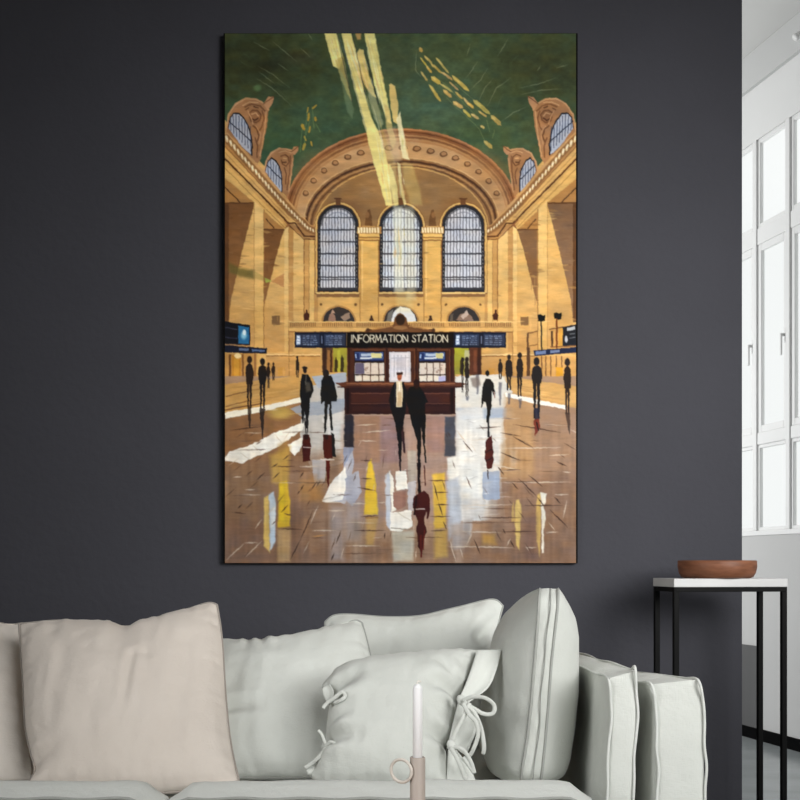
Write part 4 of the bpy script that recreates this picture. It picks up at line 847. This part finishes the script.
# --- cushion with ties
r = thing('cushion', 'oblong sage cushion with knotted fabric ties at its ends, behind the candle', 'cushion', P(395, 790, 2.12), 'cushions on the sofa')
pillow(r, 'cover', [(309,776),(330,787),(390,790),(448,788)], [(448,788),(447,770),(447,746),(453,722),(459,700),(470,672),(479,650)],
       [(322,687),(336,670),(352,663),(385,657),(420,653.5),(455,650),(479,650)], [(309,776),(318,762),(325,748),(327,725),(329,704),(322,687)],
       2.10, 2.26, 0.085, M['sage2'], M['seam'],
       [((322,748),(356,750),0.036,6), ((326,703),(358,692),0.034,6), ((330,735),(348,730),0.012,4), ((332,715),(350,716),0.010,4), ((463,701),(430,697),0.042,6.5), ((451,747),(420,742),0.036,6), ((458,690),(440,676),0.014,4), ((455,712),(436,716),0.014,4), ((436,742),(424,722),0.008,4), ((447,690),(440,660),0.008,6), ((345,690),(375,680),0.006,8)], 0.006, 5, pipe=0)
def sheet(name, left, right, d0, d1, mat, root, wav=0.006, seed=0, n=24, m=8):
    """cloth strip between two px polylines (top > bottom)"""
    Lp, Rp = side(left, n), side(right, n); vs = []
    for th in (0, 0.003):
        for j in range(n+1):
            for i in range(m+1):
                u = i/m; c = Lp[j].lerp(Rp[j], u); d = d0+(d1-d0)*j/n
                vs.append(P(c.x, c.y, d+th-wav*math.sin(u*5+seed+j*0.12)*u))
    fs = []; M1 = m+1; o = (n+1)*M1
    for j in range(n):
        for i in range(m):
            a = j*M1+i; fs += [(a, a+1, a+M1+1, a+M1), (o+a, o+a+M1, o+a+M1+1, o+a+1)]
    ring = [j*M1 for j in range(n+1)]+[n*M1+i for i in range(1, M1)]+[j*M1+m for j in range(n-1, -1, -1)]+[i for i in range(m-1, 0, -1)]
    for a, b in zip(ring, ring[1:]+ring[:1]): fs.append((a, b, o+b, o+a))
    bm = bmesh.new(); vv = [bm.verts.new(v) for v in vs]
    for q in fs: bm.faces.new([vv[x] for x in q])
    bmesh.ops.recalc_face_normals(bm, faces=bm.faces)
    return bm_obj(name, bm, mat, root, smooth=True)
sheet('flange', [(477,650),(470,672),(463,690),(458,699)], [(501,649.5),(497,668),(488,688),(468,703)], 2.255, 2.17, M['sage'], r, 0.010, 0)
sheet('flange', [(458,702),(453,722),(448,743)], [(470,704),(477,726),(466,756)], 2.17, 2.12, M['sage2'], r, 0.012, 1)
sheet('flange', [(448,748),(447,768),(446,788)], [(456,749),(470,768),(478,786)], 2.12, 2.09, M['sage'], r, 0.008, 2)
sheet('flange', [(322,688),(323,694),(327,703)], [(330,684),(334,692),(333,702)], 2.20, 2.18, M['sage2'], r, 0.004, 2, 10)
sheet('flange', [(326,747),(318,755),(304,767)], [(331,751),(322,766),(309,776)], 2.15, 2.10, M['sage2'], r, 0.006, 3, 12)
def ribbon(pts, d, w=0.0042, mat='sage', off=0.0):
    c = catmull([P(a, b, d+off+(z if len(q) > 2 else 0)) for q in pts for a, b, z in [(q[0], q[1], q[2] if len(q) > 2 else 0)]], 8)
    return tube_obj('tie', c, lambda u: w, M[mat], r, seg=8, flat=0.35)
for (cx, cy, d) in ((461,701,2.135), (451,746,2.085), (334,702,2.155), (326,748,2.12)):
    q = [P(cx+dx_, cy+dy_, d) for dx_, dy_ in ((-4,-3),(-1,-2),(2,1),(4,4))]
    tube_obj('knot', catmull(q, 5), lambda u: 0.004+0.006*math.sin(PI*u), M['sage'], r, seg=10)
ribbon([(463,701),(472,697,-0.01),(485,698,-0.02),(494,705,-0.02),(493,713,-0.02),(484,714,-0.015),(473,708,-0.01),(464,703)], 2.12)
ribbon([(464,702),(474,712,-0.01),(481,728,-0.015),(484,746,-0.015),(483,754,-0.01)], 2.115)
ribbon([(463,703),(469,714,-0.01),(476,722,-0.015),(478,735,-0.015),(472,752,-0.012),(466,758,-0.01)], 2.11, mat='sage2')
ribbon([(470,703),(464,716,-0.005),(456,732,-0.004),(451,745)], 2.11)
ribbon([(452,747),(462,749,-0.01),(470,760,-0.012),(474,772,-0.01),(471,768,-0.01),(463,757,-0.008)], 2.08)
ribbon([(451,748),(457,758,-0.01),(462,770,-0.012),(466,780,-0.01)], 2.075, mat='sage2')
ribbon([(334,703),(341,700,-0.01),(345,696,-0.01),(342,692,-0.01),(334,698,-0.005),(327,703),(323,708)], 2.14, 0.0038)
ribbon([(325,747),(331,742,-0.01),(337,746,-0.012),(335,751,-0.012),(328,751,-0.008)], 2.105, 0.0038)
ribbon([(326,748),(320,756,-0.004),(312,763),(305,768,0.0)], 2.10, 0.004, 'sage2')
ribbon([(326,746),(322,735),(318,730)], 2.11, 0.003)

# --- upright boxed cushion seen edge on
r = thing('cushion', 'tall plump sage cushion turned edge-on, leaning on the sofa arm', 'cushion', P(525, 788, 2.35), 'cushions on the sofa')
KY  = [589, 596, 606, 620, 640, 665, 700, 735, 765, 783, 788]
KL  = [540, 532, 521, 508, 497, 491, 487, 482, 480, 488, 500]
KGL = [540, 539, 538.5, 537.5, 536, 534, 531, 527, 522, 520, 520]
KGR = [558, 558, 557.5, 556, 553.5, 551, 548.5, 545.5, 542.5, 540, 539]
KR  = [558, 562, 566, 571, 574.5, 575, 574.5, 571, 567, 562, 552]
def ki(tab, y): return float(np.interp(y, KY, tab))
NV, NF = 90, 40
vs = []; gl_, gr_ = [], []
for j in range(NV+1):
    y = 589+(786-589)*j/NV; v = j/NV
    rnd = 0.10*(max(0, abs(2*v-1)-0.75)/0.25)**3
    d0, d2, d1 = 2.16+rnd*0.5, 2.60-rnd-0.27*max(0.0, 1-v/0.22)**2, 2.34
    d1 = (d0+d2)/2
    zc = (EYE-(y-HY)/F*2.2)
    def X(px, d): return (px-400)/F*d
    xgl, xgr = X(ki(KGL, y), d0), X(ki(KGR, y), d0)
    xl, xr = X(ki(KL, y), d1), X(ki(KR, y), d1)
    row = []
    for i in range(NF+1):                       # left face, back to front
        u = i/NF; d = d2+(d0-d2)*u; b = max(0, 1-abs(2*u-1)**2.4)**0.75
        w = 0.005*(mnoise.noise(Vector((u*3, v*5, 9)))+0.5*mnoise.noise(Vector((u*7, v*9, 3))))*b
        w += 0.0035*math.sin(v*40+3*mnoise.noise(Vector((u*4, v*6, 1))))*math.exp(-(1-u)*9)*min(1,(1-u)*14)*sstep(0.3, 1, v)
        row.append(Vector((xgl+(xl-xgl)*b*1.04+w, d-D, zc)))
    for i in range(1, 9):                        # gusset strip across the front
        u = i/9
        row.append(Vector((xgl+(xgr-xgl)*u, d0-D-0.006*math.sin(PI*u)-0.0012*math.sin(v*37+u*5)*math.sin(PI*u), zc+0.0015*math.sin(v*33+u*4))))
    for i in range(NF+1):                        # right face, front to back
        u = i/NF; d = d0+(d2-d0)*u; b = max(0, 1-abs(2*u-1)**2.4)**0.75
        row.append(Vector((xgr+(xr-xgr)*b*1.02+0.004*mnoise.noise(Vector((u*3, v*5, 4)))*b, d-D, zc)))
    gl_.append(row[NF]+Vector((0, -0.002, 0))); gr_.append(row[NF+9]+Vector((0, -0.002, 0)))
    vs += row
K = 2*(NF+1)+8; fs = []
for j in range(NV):
    for i in range(K):
        fs.append((j*K+i, j*K+(i+1)%K, (j+1)*K+(i+1)%K, (j+1)*K+i))
fs.append(tuple(range(K))); fs.append(tuple(NV*K+K-1-i for i in range(K)))
bm = bmesh.new(); vv = [bm.verts.new(p) for p in vs]
for q in fs: bm.faces.new([vv[x] for x in q])
bmesh.ops.recalc_face_normals(bm, faces=bm.faces)
bm_obj('cover', bm, M['sage2'], r, smooth=True)
tube_obj('piping', gl_, 0.0028, M['seam'], r, seg=6); tube_obj('piping', gr_, 0.0028, M['seam'], r, seg=6)
mid_ = [a.lerp(b, 0.55)+Vector((0.0012*math.sin(i*0.23)+0.001*math.sin(i*0.11), -0.0075, 0)) for i, (a, b) in enumerate(zip(gl_, gr_))]
tube_obj('seam', mid_, 0.0014, M['seam'], r, seg=6)

# --- sofa
sofa = thing('sofa', 'slipcovered sage white linen sofa with piped arm, in front of the dark wall', 'sofa', (-0.4, 2.3-D, 0))
def softbox(name, x0, x1, d0, d1, z0, z1, mat, parent, bulge=(0.01,0.01,0.01), wr=0.004, seed=0, n=26, fn=None):
    bm = bmesh.new(); g = n
    def grid(fun):
        vv = [[bm.verts.new(fun(2*i/g-1, 2*j/g-1)) for i in range(g+1)] for j in range(g+1)]
        for j in range(g):
            for i in range(g): bm.faces.new((vv[j][i], vv[j][i+1], vv[j+1][i+1], vv[j+1][i]))
    for s in (-1, 1):
        grid(lambda a, b: Vector((s, a, b))); grid(lambda a, b: Vector((a, s, b))); grid(lambda a, b: Vector((a, b, s)))
    bmesh.ops.remove_doubles(bm, verts=bm.verts, dist=0.0005)
    for v in bm.verts:
        a, b, c = v.co
        q = Vector(((x0+x1)/2+a*(x1-x0)/2, (d0+d1)/2-D+b*(d1-d0)/2, (z0+z1)/2+c*(z1-z0)/2))
        fx, fy, fz = (1-abs(a)**3), (1-abs(b)**3), (1-abs(c)**3)
        w = wr*(mnoise.noise(q*9+Vector((seed*3, 0, 0)))+0.6*mnoise.noise(q*21+Vector((0, seed, 0))))
        if abs(a) > 0.999: q.x += a*(bulge[0]*fy*fz+w*min(1, 3*fy*fz))
        if abs(b) > 0.999: q.y += b*(bulge[1]*fx*fz+w*min(1, 3*fx*fz))
        if abs(c) > 0.999: q.z += c*(bulge[2]*fx*fy+w*min(1, 3*fx*fy))
        q.x += wr*0.8*mnoise.noise(Vector((seed, q.y*6, q.z*11))); q.z += wr*0.6*mnoise.noise(Vector((q.x*13, q.y*9, seed)))
        v.co = q if fn is None else fn(q, a, b, c)
    bmesh.ops.recalc_face_normals(bm, faces=bm.faces)
    o = bm_obj(name, bm, mat, parent, smooth=True)
    o.data.set_sharp_from_angle(angle=math.radians(50))
    return o
sbox('base', -1.22, 0.58, 1.92-D, 2.96-D, 0.02, 0.27, M['sage'], sofa, 0.02)
def seat_fn(q, a, b, c):
    d = q.y+D
    if c > -0.9:
        k_ = (c+1)/2
        drop = 0.078*sstep(1.96, 2.05, d)
        q.z -= k_*(drop+0.028*sstep(0.86, 1.0, abs(a))**1.5+0.016*(1-sstep(1.88, 1.95, d)))
    return q
for x0, x1, sd in ((-0.408, 0.338, 1), (-1.19, -0.414, 2)):
    s = softbox('seat_cushion', x0, x1, 1.88, 2.78, 0.28, 0.465, M['pale'], sofa, (0.004, 0.012, 0.006), 0.003, sd, 40, seat_fn)
    loop = []
    for i in range(49):
        a = -1+2*i/48; x = (x0+x1)/2+a*(x1-x0)/2
        z = 0.465-0.014-0.028*sstep(0.86, 1.0, abs(a))**1.5+0.0012*math.sin(i*0.9)
        loop.append(Vector((x, 1.876-D, z)))
    tube_obj('piping', loop, 0.003, M['seam'], s, seg=6)
softbox('backrest', -1.22, 0.45, 2.80, 2.97, 0.20, 0.575, M['sage'], sofa, (0.0, 0.005, 0.006), 0.003, 3, 30)
def arm_pipes(parent, pts_sets, r=0.0027):
    for pts in pts_sets: tube_obj('piping', catmull(pts, 8), r, M['pale'], parent, seg=8)
# inner arm cushion
def arm1(q, a, b, c):
    t = (q.z-0.13)/(0.65-0.13)
    q.x += 0.004*math.sin(t*9)*(1 if b < 0 else 0.5)
    q.z += 0.007*max(0, c)*a-0.022*max(0, c)*(b+1)/2
    return q
ac = softbox('arm_cushion', 0.389, 0.438, 2.05, 2.72, 0.13, 0.646, M['sage'], sofa, (0.002, 0.006, 0.004), 0.002, 5, 30, arm1)
def vline(x0, y, z0, z1, fn, n=14):
    return [fn(Vector((x0, y, z0+(z1-z0)*i/(n-1)))) for i in range(n)]
def a1(q, s): 
    t = (q.z-0.13)/(0.65-0.13)
    return Vector((q.x+0.004*math.sin(t*9)+0.0018*math.sin(q.z*47), q.y, q.z+(0.007*s if t > 0.95 else 0)))
yf = 2.046-D
top1 = [Vector((0.3885+0.0015*math.sin(i*0.9), yf+0.66*(1-i/11.0), 0.641-0.022*(1-i/11.0)+0.002*math.sin(i*1.3))) for i in range(12)]
top2 = [Vector((0.440+0.003*math.sin(i*0.7), yf+0.66*(1-i/11.0), 0.654-0.022*(1-i/11.0)+0.002*math.sin(i*1.1))) for i in range(12)]
arm_pipes(ac, [top1[:-1]+[a1(Vector((0.388, yf, 0.641-0.04*i)), -1) for i in range(13)],
               top2[:-1]+[a1(Vector((0.437, yf, 0.652-0.04*i)), 1) for i in range(13)]])
# outer arm
def arm2x(z):
    t = (z-0.05)/(0.645-0.05); return -0.020*max(0.0, 1-t)**1.3+0.008*math.sin(t*PI)-0.014*sstep(0.9, 1.0, t)
def arm2(q, a, b, c):
    q.x += arm2x(q.z); q.z += 0.004*max(0, c)*a-0.062*max(0, c)*(b+1)/2
    return q
ao = softbox('arm', 0.475, 0.564, 2.045, 2.95, 0.02, 0.632, M['sage'], sofa, (0.012, 0.006, 0.004), 0.003, 6, 34, arm2)
yf = 2.041-D
def a2(x, z): return Vector((x+arm2x(z)+0.0018*math.sin(z*31)+0.0012*math.sin(z*83), yf, z))
arm_pipes(ao, [[Vector((0.463+0.002*math.sin(i), yf+0.88*(1-i/11.0), 0.629-0.062*(1-i/11.0))) for i in range(11)]+[a2(0.475, 0.628-0.04*i) for i in range(15)],
               [Vector((0.551+0.002*math.sin(i), yf+0.88*(1-i/11.0), 0.637-0.062*(1-i/11.0))) for i in range(11)]+[a2(0.564, 0.636-0.04*i) for i in range(15)]])
softbox('arm', -1.33, -1.215, 2.045, 2.95, 0.02, 0.641, M['sage'], sofa, (0.012, 0.006, 0.004), 0.003, 7, 20)

# ------------------------------------------------------------------ side table and bowl
zt = EYE-(578.0-HY)/F*2.92; th = 8.6/F*2.78
tab = thing('side_table', 'tall narrow black metal side table with white marble top by the wall end', 'table', (0.83, -0.22, 0))
N = Vector((0.6924, 2.78-D, 0)); rot = math.radians(7.0); lx, wy = 0.303, 0.152
TX = Matrix.Translation(N) @ Matrix.Rotation(rot, 4, 'Z')
sbox('tabletop', 0, lx, 0, wy, zt-th, zt, M['marble'], tab, 0.0015, TX)
zb = zt-th; q = 0.0135
bm = bmesh.new()
for b in ((0, lx, 0, q), (0, lx, wy-q, wy), (0, q, q, wy-q), (lx-q, lx, q, wy-q)): box(bm, b[0]+0.001, b[1]-0.001, b[2]+0.001, b[3]-0.001, zb-q*0.9, zb, 0.001, TX)
bm_obj('frame', bm, M['black_metal'], tab)
for x in (0.001, lx-q-0.001):
    for y in (0.001, wy-q-0.001): sbox('leg', x, x+q, y, y+q, 0, zb-q*0.9, M['black_metal'], tab, 0.001, TX)
bm = bmesh.new()
for b in ((q, lx-q, 0, q), (q, lx-q, wy-q, wy), (0, q, q, wy-q), (lx-q, lx, q, wy-q)): box(bm, b[0], b[1], b[2]+0.001, b[3]-0.001, 0.0, q, 0.001, TX)
bm_obj('foot_rail', bm, M['black_metal'], tab)
bc = TX @ Vector((lx*0.50, wy*0.5, 0)); bc.z = zt
bc.x = (717-400)/F*(bc.y+D)
bowl = thing('bowl', 'shallow round wooden bowl on the marble table top', 'bowl', bc)
s_ = (bc.y+D)/F*0.955
lathe('bowl_body', [(0.02, 0.0), (33.2*s_, 0.0), (36.5*s_, 1.4*s_), (39*s_, 6*s_), (40.2*s_, 12*s_), (40*s_, 17.8*s_), (39.3*s_, 18.6*s_), (38.2*s_, 18*s_), (37.2*s_, 11*s_), (34*s_, 5*s_), (20*s_, 3.4*s_), (0.01, 3.2*s_)], M['bowl_wood'], bowl, bc, 64)

# ------------------------------------------------------------------ candle in its holder on the coffee table (table below the frame)
dc = 1.6; sc = dc/F; zc0 = 0.44
cx, cyy = (417.6-400)*sc, dc-D
ct = thing('coffee_table', 'low oak coffee table in front of the sofa carrying the candle holder', 'table', (0, 1.35-D, 0))
sbox('tabletop', -0.45, 0.45, 1.05-D, 1.70-D, zc0-0.03, zc0, M['oak'], ct, 0.004)
for x in (-0.40, 0.40):
    for y in (1.10, 1.65): sbox('leg', x-0.02, x+0.02, y-0.02-D, y+0.02-D, 0, zc0-0.03, M['oak'], ct, 0.003)
zh = EYE-(757-HY)*sc; rc = 4.9*sc; rh = 7.7*sc
ho = thing('candle_holder', 'taupe cylindrical candle holder with a ring handle in front of the sofa', 'candle holder', (cx, cyy, zc0))
zs_ = zh-0.02
lathe('cup', [(0.034, zc0), (0.034, zc0+0.004), (rh+0.004, zc0+0.007), (rh, zc0+0.014), (rh, zh-0.001), (rh-0.001, zh), (rc+0.0006, zh), (rc+0.0004, zs_), (0.0005, zs_)], M['holder'], ho, (cx, cyy, 0), 40)
rcx = (401.3-400)*sc; rcz = EYE-(770.5-HY)*sc
rp = [Vector((rcx+10.2*sc*math.cos(a), cyy-0.009*math.cos(a)-0.002, rcz+11.3*sc*math.sin(a))) for a in [2*PI*i/40 for i in range(40)]]
tube_obj('ring_handle', rp, 0.0023, M['ring'], ho, seg=10, closed=True)
ca = thing('candle', 'slim white taper candle standing in the taupe holder', 'candle', (cx, cyy, zs_))
zk = EYE-(688-HY)*sc
lathe('candle_body', [(rc-0.0006, zs_+0.0005), (rc, zs_+0.001), (rc, zk), (rc*0.88, zk+1.6*sc), (rc*0.5, zk+3.2*sc), (rc*0.3, zk+4.2*sc)], M['wax'], ca, (cx, cyy, 0), 32)
wk = [Vector((cx+a*sc, cyy, zk+b*sc)) for a, b in ((-0.6, 3.2), (-0.2, 5.5), (0.8, 7), (2.4, 6.6), (3.6, 7.2))]
tube_obj('wick', catmull(wk, 6), 0.0011, M['wick'], ca, seg=8)

# ------------------------------------------------------------------ light
w = bpy.data.worlds.new('World'); scene.world = w; w.use_nodes = True
bg = w.node_tree.nodes['Background']; bg.inputs['Color'].default_value = (0.95, 0.965, 0.96, 1); bg.inputs['Strength'].default_value = 1.05
def area(name, loc, target, size, energy, col=(1,1,1), sy=None, spread=None):
    l = bpy.data.lights.new(name, 'AREA'); l.energy = energy; l.size = size; l.color = col
    if spread: l.spread = math.radians(spread)
    if sy: l.shape = 'RECTANGLE'; l.size_y = sy
    o = bpy.data.objects.new(name, l); COL.objects.link(o); o.location = loc
    o.rotation_euler = (Vector(target)-Vector(loc)).to_track_quat('-Z', 'Y').to_euler()
    return o
sl = bpy.data.lights.new('key_light', 'SPOT'); sl.energy = 470; sl.spot_size = math.radians(57); sl.spot_blend = 1.0; sl.shadow_soft_size = 0.75; sl.color = (1.0, 0.995, 0.985)
so = bpy.data.objects.new('key_light', sl); COL.objects.link(so); so.location = (2.1, -2.7, 1.75)
so.rotation_euler = (Vector((0.30, 0, 1.42))-so.location).to_track_quat('-Z', 'Y').to_euler()
area('fill_light', (1.2, -3.2, 1.9), (0.0, -0.8, 0.5), 1.6, 13, spread=80)
area('left_fill', (-1.9, -2.9, 1.5), (0.45, -0.9, 0.5), 1.2, 4.0, spread=55)  # unseen fill added to lift the left face of the sofa arm
area('back_room_fill', (-1.0, 3.0, 1.7), (1.8, 2.6, 1.7), 1.8, 78)  # unseen fill added behind the partition to brighten the back room
scene.view_settings.view_transform = 'Standard'
scene.view_settings.look = 'None'
